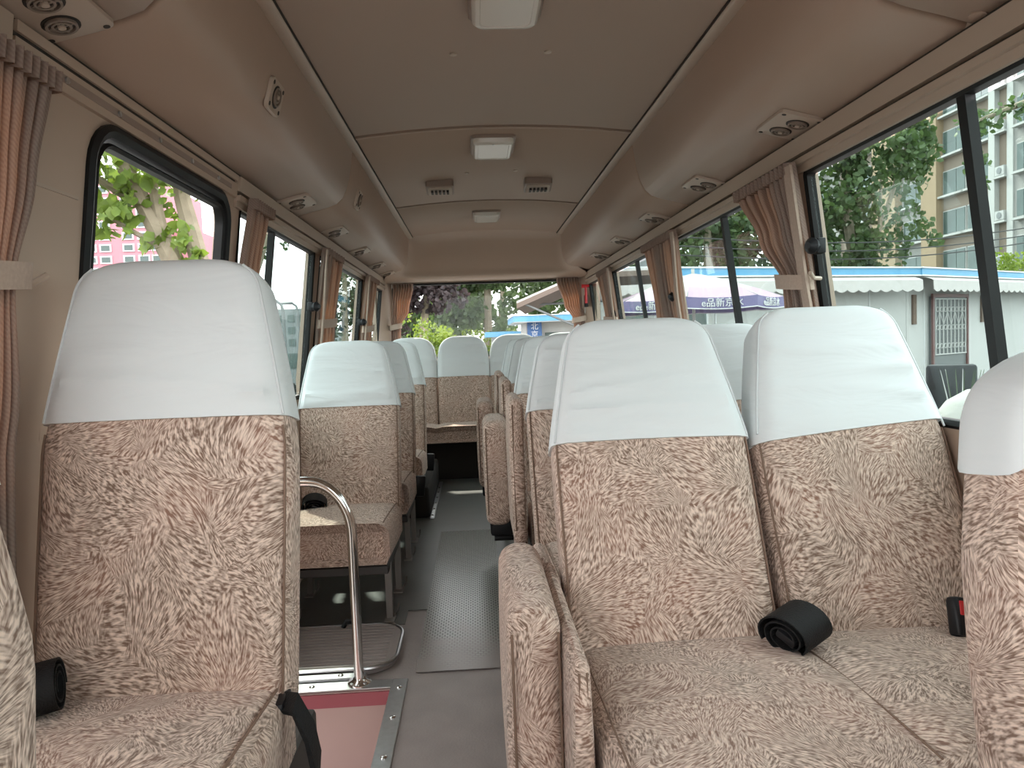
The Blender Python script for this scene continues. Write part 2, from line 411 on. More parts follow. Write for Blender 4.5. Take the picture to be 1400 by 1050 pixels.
# door with rounded window (left, beside the step well)
def door():
    t = tag(thing('door_1', 'beige passenger door with rounded black framed window', None), kind='structure')
    y0, y1, z0, z1 = 1.42, 2.42, -0.48, 1.60
    hy0, hy1, hz0, hz1, r = 1.535, 2.355, 0.93, 1.525, 0.085
    hole = rrect(hy0, hy1, hz0, hz1, r, 6); cy, cz = (hy0+hy1)/2, (hz0+hz1)/2
    out = []
    for y, z in hole:
        dy, dz = y-cy, z-cz
        k = min(((y1-cy) if dy > 0 else (y0-cy))/dy if abs(dy) > 1e-6 else 1e9, ((z1-cz) if dz > 0 else (z0-cz))/dz if abs(dz) > 1e-6 else 1e9)
        out.append((cy+dy*k, cz+dz*k))
    # add exact corners by snapping the nearest outer points
    for c in ((y0,z0),(y1,z0),(y1,z1),(y0,z1)):
        i = min(range(len(out)), key=lambda q: (out[q][0]-c[0])**2+(out[q][1]-c[1])**2); out[i] = c
    d = 0.0
    P = lambda L, dd: [(-(wx(z)-dd), y, z) for y, z in L]
    mb = MB(); mb.loft([P(out, d-0.04), P(out, d), P(hole, d), P(hole, d-0.04)], True); obj('door_panel', mb, 'wall', t, False)
    mb = MB(); frame_ring(mb, -1, hy0-0.012, hy1+0.012, hz0-0.012, hz1+0.012, r+0.012, 0.027, 0.008, 0.04, 6); obj('window_frame', mb, 'rubber', t)
    mb = MB(); frame_ring(mb, -1, hy0+0.024, hy1-0.024, hz0+0.024, hz1-0.024, r-0.02, 0.012, 0.0, 0.02, 6); obj('inner_frame', mb, 'rubber', t)
    ring = rrect(hy0+0.02, hy1-0.02, hz0+0.02, hz1-0.02, r-0.02, 6)
    mb = MB(); mb.loft([P(ring, -0.018), P(ring, -0.022)], True, True, True); obj('pane', mb, 'glass', t, False)
    # door track above the window with screws
    mb = MB(); wall_slab(mb, -1, 1.27, 2.38, 1.583, 1.592, 0.03, 0.006); obj('track_groove', mb, 'gap', t, False)
    mb = MB(); wall_slab(mb, -1, 1.27, 2.40, 1.540, 1.582, 0.03, 0.010); wall_slab(mb, -1, 1.27, 2.40, 1.590, 1.608, 0.03, 0.012); obj('track_rail', mb, 'wall', t, False)
    mb = MB(); wall_slab(mb, -1, 1.30, 2.34, 1.556, 1.570, 0.03, 0.0115); obj('track_slot', mb, 'lampbase', t, False)
    for k in range(5):
        y = 1.42+k*0.2
        mb = MB(); mb.tube([(-(wx(1.562)-0.008), y, 1.562), (-(wx(1.562)-0.015), y, 1.562)], 0.006, 10); obj('screw', mb, 'alu', t)
    # panel seam by the door edge
    for z in (1.36,):
        mb = MB(); wall_slab(mb, -1, 1.28, 1.50, z, z+0.006, 0.02, 0.003); obj('panel_seam', mb, 'trim', t, False)
door()

# floor with step well
W0, W1, WXR = 1.50, 2.225, -0.40
def floor_piece(mb, x0, x1, y0, y1, z0=-0.03, z1=0.0): mb.box(x0, x1, y0, y1, z0, z1)
mb = MB()
for b in ((-0.95, 0.95, Y0, 1.50), (WXR, 0.95, 1.50, 2.225), (-0.95, 0.95, 2.225, Y1)): floor_piece(mb, *b)
fl = struct('floor', mb, 'floor', label='grey brown vinyl bus floor')
mb = MB(); mb.box(-0.42, -0.005, 2.86, 6.2, 0.0005, 0.004)
mb.box(-0.94, -0.42, 2.72, 6.2, 0.0005, 0.003); mb.box(-0.005, 0.94, 2.3, 6.2, 0.0005, 0.003)
obj('aisle_vinyl', mb, 'floor2', fl, False)
mb = MB(); mb.box(-0.345, -0.045, 2.30, 4.05, 0.0042, 0.0052); obj('aisle_tread', mb, 'tread', fl, False)
mb = MB()
mb.box(-0.95, WXR, 2.21, 2.225, -0.26, -0.002); mb.box(-0.95, WXR, 1.5, 2.225, -0.28, -0.26)
mb.box(WXR-0.012, WXR, 1.5, 2.225, -0.26, -0.002); mb.box(-0.95, WXR, 1.485, 1.5, -0.26, -0.03)
obj('step_well_panel', mb, 'well', fl, False)
mb = MB(); mb.box(-0.945, WXR-0.012, 2.204, 2.2095, -0.048, -0.006); obj('step_edge_band', mb, 'wellred', fl, False)
mb = MB(); mb.box(WXR-0.014, WXR+0.034, 1.5, 2.262, 0.0, 0.006, 0.002); mb.box(WXR-0.016, WXR-0.012, 1.5, 2.21, -0.03, 0.005)
obj('edge_strip', mb, 'alu', fl, False)
mb = MB(); mb.box(-0.945, WXR-0.014, 2.208, 2.262, 0.0, 0.006, 0.002); mb.box(-0.945, WXR-0.1, 2.268, 2.300, 0.0, 0.016, 0.003); obj('edge_strip', mb, 'alu', fl, False)
rv = MB(); rv.lathe([(0.009, 0), (0.009, 0.002), (0.005, 0.004)], 12, (0, 0, 0), False, True); rvm = mesh('rivet', rv, 'chrome')
for p in [(WXR+0.012, y, 0.006) for y in (1.62, 1.82, 2.02, 2.2)] + [(x, 2.236, 0.006) for x in (-0.80, -0.66)] + [(x, 2.284, 0.016) for x in (-0.84, -0.72, -0.58)]:
    link('rivet', rvm, fl, p)
# hatch mat with metal rim behind the pole
def hatch():
    t = thing('hatch_mat', 'grey ribbed floor mat with rounded metal rim behind the step well', 'mat', (-0.66, 2.5, 0.003))
    ring = [(x, y) for x, y in rrect(-0.27, 0.245, -0.19, 0.185, 0.10, 8)]
    mb = MB(); mb.loft([[(x, y, 0.0) for x, y in ring], [(x, y, 0.02) for x, y in ring]], True, True, True); obj('mat', mb, 'floor', t, False)
    mb = MB(); mb.tube([(x, y, 0.018) for x, y in ring + ring[:1]], 0.007, 8); obj('metal_rim', mb, 'alu', t)
    for k in range(14):
        y = -0.17+k*0.026
        mb = MB(); mb.box(-0.24, 0.21, y, y+0.011, 0.02, 0.0225); obj('rib', mb, 'floor', t, False)
    mb = MB(); mb.tube([(0.02, 0.16, 0.02), (0.03, 0.17, 0.04), (0.06, 0.18, 0.04), (0.07, 0.17, 0.02)], 0.009, 8); obj('handle', mb, 'black', t)
hatch()

# ceiling
def cz(x): return 1.90 + 0.035*(1-(x/0.575)**2)
t = tag(thing('ceiling', 'arched taupe bus ceiling in three panels', None), kind='structure')
for y0, y1 in ((Y0, 3.043), (3.057, 4.598), (4.612, 5.82)):
    mb = MB(); xs = [-0.575+1.15*k/16 for k in range(17)]
    sec = [(x, cz(x)) for x in xs]
    prof = sec + [(x, z+0.015) for x, z in reversed(sec)]
    mb.loft([[(x, y, z + (0.006 if e else 0)) for x, z in prof] for y, e in ((y0, 1), (y0+0.006, 0), (y1-0.006, 0), (y1, 1))], True, True, True)
    obj('ceiling_panel', mb, 'ceil', t, True, angle=60)
for y in (3.05, 4.605):
    mb = MB(); xs = [-0.575+1.15*k/16 for k in range(17)]
    mb.loft([[(x, y+dy, cz(x)+0.008+dz) for dy, dz in ((-0.02, 0), (0.02, 0), (0.02, 0.012), (-0.02, 0.012))] for x in xs], True, True, True)
    obj('panel_seam', mb, 'gap', t, False)
    mb = MB(); mb.loft([[(x, y+0.020+dy, cz(x)-0.004+dz) for dy, dz in ((-0.012, 0), (0.008, 0), (0.008, 0.005), (-0.012, 0.005))] for x in xs], True, True, True)
    obj('seam_strip', mb, 'ceil', t, False)
for x, y in ((-0.145, 2.29), (0.144, 2.285), (-0.12, 3.86), (0.13, 3.83)):
    mb = MB(); mb.lathe([(0.012, 0), (0.011, -0.004), (0.004, -0.005)], 14, (x, y, cz(x)), False, True); obj('ceiling_screw', mb, 'trim', t)
mb = MB(); mb.box(-0.9, 0.9, Y0-0.3, 6.45, 1.985, 2.01); struct('roof', mb, 'bodypaint', label='cream roof skin of the bus')
for k, sg in enumerate((-1, 1)):
    mb = MB()
    mb.loft([[(sg*(0.590+dx), y, 1.898+dz) for dx, dz in rrect(-0.022, 0.022, -0.012, 0.02, 0.008, 3)] for y in (Y0, 5.83)], True, True, True)
    o = struct('trim_%d' % (k+1), mb, 'trim', True, 'beige ceiling trim rail along the duct')
    mb = MB(); mb.box(sg*0.610, sg*0.616, Y0, 5.83, 1.885, 1.9); mb.box(sg*0.566, sg*0.569, Y0, 5.83, 1.892, 1.9); obj('rail_gap', mb, 'gap', o, False)
# ducts
DP = [(0.600, 1.912), (0.606, 1.875), (0.612, 1.83), (0.622, 1.775), (0.636, 1.727), (0.655, 1.690), (0.682, 1.665), (0.72, 1.6515), (0.80, 1.632), (0.868, 1.613)]
def duct(sg, nm):
    t = tag(thing(nm, 'taupe overhead air duct running above the windows', None), kind='structure')
    segs = [(Y0, 1.383), (1.392, 3.213), (3.223, 6.12)]
    for i, (y0, y1) in enumerate(segs):
        mb = MB()
        def ring(y, ins):
            a = [(sg*(x+ins*0.8), y, z+ins) for x, z in DP]
            b = [(sg*(x+0.02), y, z+0.02) for x, z in reversed(DP)]
            return a + b
        mb.loft([ring(y0, 0.006), ring(y0+0.008, 0), ring((y0+y1)/2, 0), ring(y1-0.008, 0), ring(y1, 0.006)], True, True, True)
        obj('duct_panel', mb, 'duct', t, True, angle=50)
        if i:
            mb = MB(); mb.loft([[(sg*(x+0.010), y, z+0.010) for x, z in DP] + [(sg*(x+0.018), y, z+0.018) for x, z in reversed(DP)] for y in (y0-0.03, y0+0.03)], True, True, True)
            obj('joint_backing', mb, 'gap', t, False)
    for y in (1.345,):
        mb = MB(); mb.lathe([(0.016, 0.004), (0.016, -0.003), (0.012, -0.004)], 16, (0, 0, 0), False, True); obj('cap_button', mb, 'duct', t, loc=(sg*0.84, y, 1.621), rot=(0, sg*0.24, 0))
duct(-1, 'overhead_duct'); duct(1, 'overhead_duct')

# rear wall: bulkhead over the rear window, corner pillars, lower panel
def rear():
    t = tag(thing('wall_rear', 'beige rear bulkhead around the rear window', None), kind='structure')
    prof = [(5.80, 1.925, 0.60, 1.00), (5.86, 1.915, 0.62, .98), (5.93, 1.86, 0.645, .96), (6.02, 1.75, 0.685, .93), (6.08, 1.665, 0.72, .9), (6.10, 1.635, 0.75, .9), (6.105, 1.612, 0.79, .9), (6.16, 1.588, 0.83, .9), (6.24, 1.580, 0.88, .9), (6.30, 1.578, 0.88, .9)]
    rings = []
    for y, z, hw, e in prof:
        n = 24; r = []
        for k in range(n+1):
            u = -1+2*k/n; dz = 0.03*(1-u*u) if z > 1.9 else 0
            # sides bend forward to meet the ducts
            bend = max(0, abs(u)-0.82)/0.18
            r.append((u*hw*1.02, y-0.10*bend**2*(1 if z < 1.9 else 0), z+dz*0.4))
        rings.append(r)
    mb = MB(); mb.loft(rings, False); back = [[(x, y+0.03, z+0.03) for x, y, z in r] for r in rings]; mb.loft(back, False)
    obj('bulkhead', mb, 'duct', t, True, angle=60)
    mb = MB(); mb.box(-0.95, 0.95, 6.30, 6.36, -0.02, 0.93); mb.box(-0.95, -0.80, 6.29, 6.36, 0.93, 1.62); mb.box(0.80, 0.95, 6.29, 6.36, 0.93, 1.62); mb.box(-0.9, 0.9, 6.30, 6.36, 1.568, 2.0)
    obj('rear_panel', mb, 'wall', t, False)
    for sg in (-1, 1):
        mb = MB(); mb.loft([[(sg*(0.80+0.0), 6.30, z), (sg*(0.86), 6.22, z), (sg*(0.92), 6.12, z), (sg*0.95, 6.12, z), (sg*0.95, 6.32, z)] for z in (0.8, 1.6)], True, True, True)
        obj('corner_pillar', mb, 'wall', t, True)
    mb = MB(); mb.box(0.835, 0.841, 6.235, 6.262, 1.27, 1.38); obj('notice_sticker', mb, mat('white_sticker', (0.7, 0.68, 0.64), 0.5), t, False)
    wd = tag(thing('window_%d' % (wn+1), 'wide rear window of the bus', None), kind='structure')
    mb = MB()
    outer = rrect(-0.80, 0.80, 0.93, 1.57, 0.05, 5); inner = rrect(-0.785, 0.785, 0.945, 1.555, 0.04, 5)
    mb.loft([[(x, y, z) for x, z in L] for L, y in ((outer, 6.33), (outer, 6.285), (inner, 6.285), (inner, 6.33), (outer, 6.33))], True)
    obj('window_frame', mb, 'rubber', wd)
    mb = MB(); mb.box(-0.79, 0.79, 6.32, 6.325, 0.94, 1.56); obj('pane', mb, 'glass', wd, False)
rear()
# front: cowl and windscreen (behind the viewer)
mb = MB(); mb.box(-0.95, 0.95, Y0-0.05, Y0, -0.02, 0.72); fw = struct('wall_front', mb, 'wall', label='beige front cowl below the windscreen')
wd = tag(thing('window_%d' % (wn+2), 'wide front windscreen', None), kind='structure')
mb = MB(); mb.loft([[(-0.93, y, z), (0.93, y, z), (0.93, y+0.005, z), (-0.93, y+0.005, z)] for y, z in ((Y0-0.06, 0.72), (Y0-0.01, 1.98))], True, True, True); obj('pane', mb, 'glass', wd, False)
mb = MB()
for sg in (-1, 1): mb.box(sg*0.90, sg*0.95, Y0-0.06, Y0, 0.72, 1.98)
obj('windscreen_pillar', mb, 'wall', wd, False)

# ------------------------------------------------------------------ vents, lamps, speakers
def build_vent(name, label, nozzles, L, W, group, th=0.010):
    t = thing(name, label, 'air vent', group=group)
    ring = rrect(-W/2, W/2, -L/2, L/2, 0.016, 4)
    mb = MB(); mb.loft([[(x, y, 0) for x, y in ring], [(x*0.985, y*0.985, th*0.8) for x, y in ring], [(x*0.95, y*0.955, th) for x, y in ring]], True, True, True); obj('plate', mb, 'vent', t)
    for nx, ny, r in nozzles:
        mb = MB(); mb.lathe([(r, th-0.001), (r, th+0.0015), (r*0.55, th+0.002)], 24, (nx, ny, 0), False, True); rc = obj('recess', mb, 'ventdark', t)
        for k, rr in enumerate((0.80, 0.5)):
            mb = MB(); mb.lathe([(r*rr-0.003, th), (r*rr-0.003, th+0.007-k*0.001), (r*rr+0.001, th+0.007-k*0.001), (r*rr+0.001, th)], 24, (nx, ny, 0)); obj('louvre_ring', mb, 'ventring', rc)
        mb = MB(); mb.lathe([(r*0.22, th), (r*0.20, th+0.008)], 16, (nx, ny, 0), False, True); obj('hub', mb, 'vent', rc)
        mb = MB()
        mb.box(nx-r*0.8, nx+r*0.8, ny-0.002, ny+0.002, th+0.001, th+0.005); mb.box(nx-0.002, nx+0.002, ny-r*0.8, ny+r*0.8, th+0.001, th+0.005); obj('vane', mb, 'ventring', rc, False)
    for sx, sy in ((-1, -1), (1, 1), (1, -1), (-1, 1)):
        mb = MB(); mb.lathe([(0.006, th-0.001), (0.006, th+0.001)], 10, (sx*(W/2-0.014), sy*(L/2-0.014), 0), False, True); obj('screw_hole', mb, 'ventdark', t)
    return t
va = math.atan2(0.0195, 0.08)   # duct underside slope
RV = [(2.055, 'second twin'), (2.83, ''), (3.60, ''), (4.39, ''), (5.15, '')]
vr = build_vent('air_vent', 'x', [(-0.008, -0.038, 0.031), (0.008, 0.038, 0.031)], 0.19, 0.128, 'twin air vents under the overhead ducts')
lab_r = ['twin air vent above the large curtain by the right window', 'twin air vent just past the duct joint on the right',
         'twin air vent midway along the right duct', 'twin air vent next to last before the rear on the right duct', 'twin air vent beside the rear bulkhead on the right duct']
lab_l = ['large twin air vent beside the duct joint above the pleated left curtain', 'twin air vent above the small curtain past the passenger door', 'twin air vent just past the left duct joint',
         'twin air vent midway along the rear half of the left duct', 'twin air vent next to last on the left duct', 'twin air vent beside the rear bulkhead on the left duct']
spots = [(1, y, lab_r[i]) for i, y in enumerate((2.055, 2.83, 3.60, 4.39, 5.15))] + [(-1, y, lab_l[i]) for i, y in enumerate((1.285, 2.962, 3.737, 4.522, 5.313, 5.93))]
for i, (sg, y, lb) in enumerate(spots):
    o = vr if i == 0 else copy_tree(vr)
    o['label'] = lb
    o.location = (sg*0.795, y, 1.6325)
    o.rotation_euler = (PI, sg*va, 0)
# the underside slopes down towards the outside, so plates face down and slightly inwards
for i, (y, lb) in enumerate(((2.05, 'single round air vent on the inner face of the left duct near the door'), (3.48, 'single round air vent on the inner face of the left duct past its joint'))):
    if i == 0:
        vf = build_vent('face_vent', lb, [(0, -0.004, 0.030)], 0.115, 0.085, 'round vents on the duct face'); o = vf
    else: o = copy_tree(vf); o['label'] = lb
    o.location = (-0.6335, y, 1.735); o.rotation_euler = (0, PI/2+0.29, 0)
def lamp(y, lb, first=[None]):
    if first[0] is None:
        t = thing('ceiling_lamp', lb, 'ceiling light', group='ceiling lamps'); first[0] = t
        r0 = rrect(-0.098, 0.098, -0.155, 0.155, 0.03, 5)
        mb = MB(); mb.loft([[(x, q, 0.004) for x, q in r0], [(x, q, -0.012) for x, q in r0], [(x*0.96, q*0.975, -0.016) for x, q in r0]], True, False, True); obj('base', mb, 'lampbase', t)
        r1 = rrect(-0.090, 0.090, -0.147, 0.147, 0.03, 5)
        mb = MB(); mb.loft([[(x, q, -0.012) for x, q in r1], [(x*0.97, q*0.98, -0.032) for x, q in r1], [(x*0.88, q*0.92, -0.040) for x, q in r1], [(x*0.76, q*0.84, -0.0405) for x, q in r1], [(x*0.74, q*0.825, -0.038) for x, q in r1]], True, False, True); le = obj('lens', mb, 'lens', t)
        mb = MB(); mb.lathe([(0.005, -0.036), (0.005, -0.042)], 10, (0, -0.125, 0), False, True); obj('screw', mb, 'alu', le)
    else: t = copy_tree(first[0]); t['label'] = lb
    t.location = (0, y, cz(0)+0.002)
lamp(1.90, 'white ceiling lamp above the front seats, on the large ceiling panel')
lamp(3.32, 'white ceiling lamp between the two small ceiling speakers and the front seam')
lamp(5.10, 'white ceiling lamp nearest the rear bulkhead')
for i, x in enumerate((-0.27, 0.265)):
    lb = ('small brown ceiling speaker on the door side of the ceiling', 'small brown ceiling speaker on the side of the double seats')[i]
    t = thing('ceiling_speaker', lb, 'speaker', (x, 4.06, cz(x)), group='ceiling speakers')
    r0 = rrect(-0.075, 0.075, -0.075, 0.06, 0.016, 4)
    mb = MB(); mb.loft([[(a, b, 0.004) for a, b in r0], [(a, b, -0.030 - 0.02*(b > 0)) for a, b in r0], [(a*0.94, b*0.94, -0.034-0.02*(b > 0)) for a, b in r0]], True, True, True); obj('body', mb, 'lampbase', t)
    mb = MB(); mb.loft([[(a*0.86, b*0.80, -0.0345-0.0195*((b+0.075)/0.135)-0.0) for a, b in r0], [(a*0.84, b*0.78, -0.040-0.0195*((b+0.075)/0.135)) for a, b in r0]], True, True, True); g = obj('faceplate', mb, 'vent', t)
    for k in range(5):
        xx = -0.042+k*0.021
        mb = MB(); mb.box(xx-0.006, xx+0.006, -0.035, 0.025, -0.058, -0.046); obj('grille_slot', mb, 'ventdark', g, False)
# emergency hammer on the rear right pillar
t = thing('emergency_hammer', 'small red emergency hammer hanging on the rear right pillar', 'hammer', (0.838, 6.18, 1.40))
mb = MB(); mb.tube([(0, -0.02, -0.05), (0, -0.02, 0.09)], 0.011, 8); obj('handle', mb, 'red', t)
mb = MB(); mb.tube([(-0.035, -0.02, 0.095), (0.03, -0.02, 0.095)], [0.016, 0.013], 8); obj('head', mb, 'red', t)
mb = MB(); mb.box(-0.012, 0.02, -0.01, 0.02, -0.08, 0.02, 0.003); obj('bracket', mb, 'black', t)

# handrail pole
t = thing('handrail', 'polished steel handrail curving from the step well edge behind the front seat', 'handrail', (-0.516, 2.246, 0.006))
pts = [(0, 0, 0.0), (0, 0, 0.42)] + [(-0.13+0.13*math.cos(a), 0, 0.47+0.17*math.sin(a)) for a in [k*PI/2/12 for k in range(13)]] + [(-0.25, 0, 0.642), (-0.40, 0, 0.642)]
mb = MB(); mb.tube(pts, 0.0155, 14); obj('pole', mb, 'chrome', t)
mb = MB(); mb.lathe([(0.036, 0), (0.036, 0.004), (0.024, 0.010), (0.019, 0.016)], 20, (0, 0, 0), True, True); fo = obj('base_flange', mb, 'chrome', t)
for k in range(4):
    a = PI/4+k*PI/2; mb = MB(); mb.lathe([(0.0055, 0.004), (0.0055, 0.009)], 8, (0.028*math.cos(a), 0.028*math.sin(a), 0), False, True); obj('bolt', mb, 'alu', fo)

# ------------------------------------------------------------------ seats
REC = math.radians(12)
class Back:
    """backrest shape in (x, t, s): s up the back, t through its thickness (0 = front)"""
    def __init__(s, wb=0.212, wm=0.216, wt=0.155, sa=0.44, H=0.735, D=0.115, rc=0.055):
        s.wb, s.wm, s.wt, s.sa, s.H, s.D, s.rc = wb, wm, wt, sa, H, D, rc
    def w(s, q):
        if q < s.sa: return s.wb + (s.wm-s.wb)*math.sin(min(1, q/s.sa)*PI/2)
        k = (q-s.sa)/(s.H-s.sa); w = s.wm + (s.wt-s.wm)*min(1, k*1.0)**1.15
        if q > s.H-s.rc:
            w -= s.rc - math.sqrt(max(0, s.rc**2-(q-(s.H-s.rc))**2))
        return w
    def ring(s, q, off=0.0, cap=0.0, wr=None, nf=20):
        """outline at height q; cap shrinks it (rounded top)"""
        W = s.w(min(q, s.H))+off-cap; D = s.D*(1-0.25*max(0, q-0.3)); r = min(0.032, D/2-0.002)
        t0 = -off+cap*0.9; t1 = D+off-cap*0.9; r = max(0.004, min(r, (t1-t0)/2-0.001))
        bul = 0.014*math.sin(PI*min(1, max(0, q/s.H)))
        pts = []
        for k in range(nf+1):
            x = -W+r + (2*W-2*r)*k/nf; u = x/W
            tt = t0 - bul*(1-u*u)
            if wr: tt -= wr(x, q)
            pts.append((x, tt))
        for k in range(1, 5):
            a = -PI/2+k*PI/2/5; pts.append((W-r+r*math.cos(a), t0+r+r*math.sin(a)))
        for k in range(0, 4): pts.append((W, t0+r+(t1-t0-2*r)*(k+0.5)/4))
        for k in range(1, 5):
            a = k*PI/2/5; pts.append((W-r+r*math.cos(a), t1-r+r*math.sin(a)))
        for k in range(6): pts.append((W-r-(2*W-2*r)*k/5, t1))
        for k in range(1, 5):
            a = PI/2+k*PI/2/5; pts.append((-W+r+r*math.cos(a), t1-r+r*math.sin(a)))
        for k in range(0, 4): pts.append((-W, t1-r-(t1-t0-2*r)*(k+0.5)/4))
        for k in range(1, 5):
            a = PI+k*PI/2/5; pts.append((-W+r+r*math.cos(a), t0+r+r*math.sin(a)))
        return pts
def tilt(p, x0, yj, zj, rec=REC):
    x, t, q = p
    return (x0+x, yj+q*math.sin(rec)+t*math.cos(rec), zj+q*math.cos(rec)-t*math.sin(rec))
def back_mesh(B, x0, yj, zj, rec=REC, s0=0.0, off=0.0, wr=None, open_bottom=False, n=30, hem=None):
    R = 0.03; rings = []
    qs = [s0+(B.H-R-s0)*k/n for k in range(n+1)]
    if not open_bottom:
        for k in range(4):
            a = k*PI/2/4; rings.append([(x, t, s0-0.022*math.cos(a)+0.0) for x, t in B.ring(s0, off, 0.022*(1-math.sin(a)), None)])
        qs = qs[0:]
    else:
        rings.append([(x, t, s0) for x, t in B.ring(s0, off-0.006, 0, wr)])
    for q in qs: rings.append([(x, t, q) for x, t in B.ring(q, off, 0, wr)])
    for k in range(1, 7):
        a = k*PI/2/6
        rings.append([(x, t, B.H-R+(R+off)*math.sin(a)) for x, t in B.ring(B.H-R+R*math.sin(a), off, (R)*(1-math.cos(a)), wr)])
    if hem:
        rings = [[(x, t, q + (hem(x, t)*max(0, 1-(q-s0)/0.12))) for x, t, q in r] for r in rings]
    mb = MB(); mb.loft([[tilt(p, x0, yj, zj, rec) for p in r] for r in rings], True, not open_bottom, True)
    return mb
def edge_path(B, x0, yj, zj, sg, s0, s1, off=0.0, rec=REC, n=26):
    out = []
    for k in range(n+1):
        q = s0+(s1-s0)*k/n; W = B.w(min(q, B.H))+off
        D = B.D*(1-0.25*max(0, q-0.3)); r = 0.032
        out.append(tilt((sg*(W-r*0.30), -off+r*0.30, q), x0, yj, zj, rec))
    return out
def wrinkles(seed, n=9, amp=0.008):
    rnd = random.Random(seed); L = []
    for k in range(n):
        side = rnd.choice((-1, 1)); s = rnd.uniform(0.46, 0.68) if k > 2 else rnd.uniform(0.45, 0.53)
        L.append((side, s, rnd.uniform(-0.25, 0.35), rnd.uniform(0.006, 0.013), rnd.uniform(0.4, 1)*amp, rnd.uniform(0.10, 0.30)))
    def f(x, q):
        z = 0
        for side, s, sl, wd, a, ln in L:
            d = (side*0.21-x)*side
            z += a*math.exp(-((q-s-sl*d*0.5)/wd)**2)*math.exp(-(d/ln)**2)
        return z
    return f
def cushion(mb, x0, x1, y0, y1, zt, th, tiltf=0.0, bulge=0.018, dips=(), nx=26, ny=14, r=0.04):
    """rounded cushion block; tiltf raises the front edge"""
    rings = []
    def sec(y, ins):
        pts = []
        yy = (y-y0)/(y1-y0); top = zt+tiltf*(1-yy)
        for k in range(nx+1):
            x = x0+r+(x1-x0-2*r)*k/nx; u = (x-x0)/(x1-x0)*2-1
            z = top+bulge*(1-u**4)*math.sin(PI*min(1, max(0, 0.1+yy*0.85)))
            for dx in dips: z -= 0.012*math.exp(-((x-dx)/0.03)**2)
            pts.append((x+(-1 if x > (x0+x1)/2 else 1)*ins*0, z-ins))
        bot = top-th
        for k in range(1, 5):
            a = PI/2-k*PI/2/4; pts.append((x1-r+(r)*math.cos(a)-ins*0.6, top-r+r*math.sin(a)-ins*0.5))
        for k in range(1, 4): pts.append((x1-ins*0.6, top-r-(th-2*r*0.6)*k/4))
        pts.append((x1-0.015-ins*0.6, bot+ins*0.4)); pts.append((x0+0.015+ins*0.6, bot+ins*0.4))
        for k in range(3, 0, -1): pts.append((x0+ins*0.6, top-r-(th-2*r*0.6)*k/4))
        for k in range(4, 0, -1):
            a = PI/2-k*PI/2/4; pts.append((x0+r-(r)*math.cos(a)+ins*0.6, top-r+r*math.sin(a)-ins*0.5))
        return [(x, y, z) for x, z in pts]
    R = 0.045
    for k in range(7):
        a = k*PI/2/6; rings.append(sec(y0+R*(1-math.sin(a)), R*(1-math.cos(PI/2-a))))
    for k in range(1, ny): rings.append(sec(y0+R+(y1-y0-R-0.02)*k/ny, 0))
    rings.append(sec(y1-0.015, 0.004)); rings.append(sec(y1, 0.02))
    mb.loft(rings, True, True, True)

def belt_roll(parent, loc, rz=0.0, seed=0):
    """rolled-up black lap belt"""
    mb = MB(); pts = []
    for k in range(64):
        a = k/63*2*PI*2.6; r = 0.016+0.0105*a/(2*PI)
        pts.append((r*math.cos(a)*1.25, 0, r*math.sin(a)*0.92))
    mb.strip(pts, (0, 0.088, 0), 0.003)
    o = obj('belt_roll', mb, 'webbing', parent, True, loc, (0.12, 0.15, rz))
    mb = MB(); mb.box(-0.02, 0.02, -0.042, 0.036, -0.008, 0.008, 0.004); obj('belt_tongue', mb, 'black', o, True, (0.004, -0.004, 0.0), (0, 0.3, 0))
    return o
def buckle(parent, loc, rot, L=0.11, red=True):
    mb = MB(); mb.box(-0.026, 0.026, -0.014, 0.014, -L/2, L/2, 0.008); o = obj('buckle', mb, 'black', parent, True, loc, rot)
    if red:
        mb = MB(); mb.box(-0.019, 0.019, -0.0155, -0.012, L/2-0.035, L/2-0.008, 0.002); obj('release_button', mb, 'red', o)
    return o

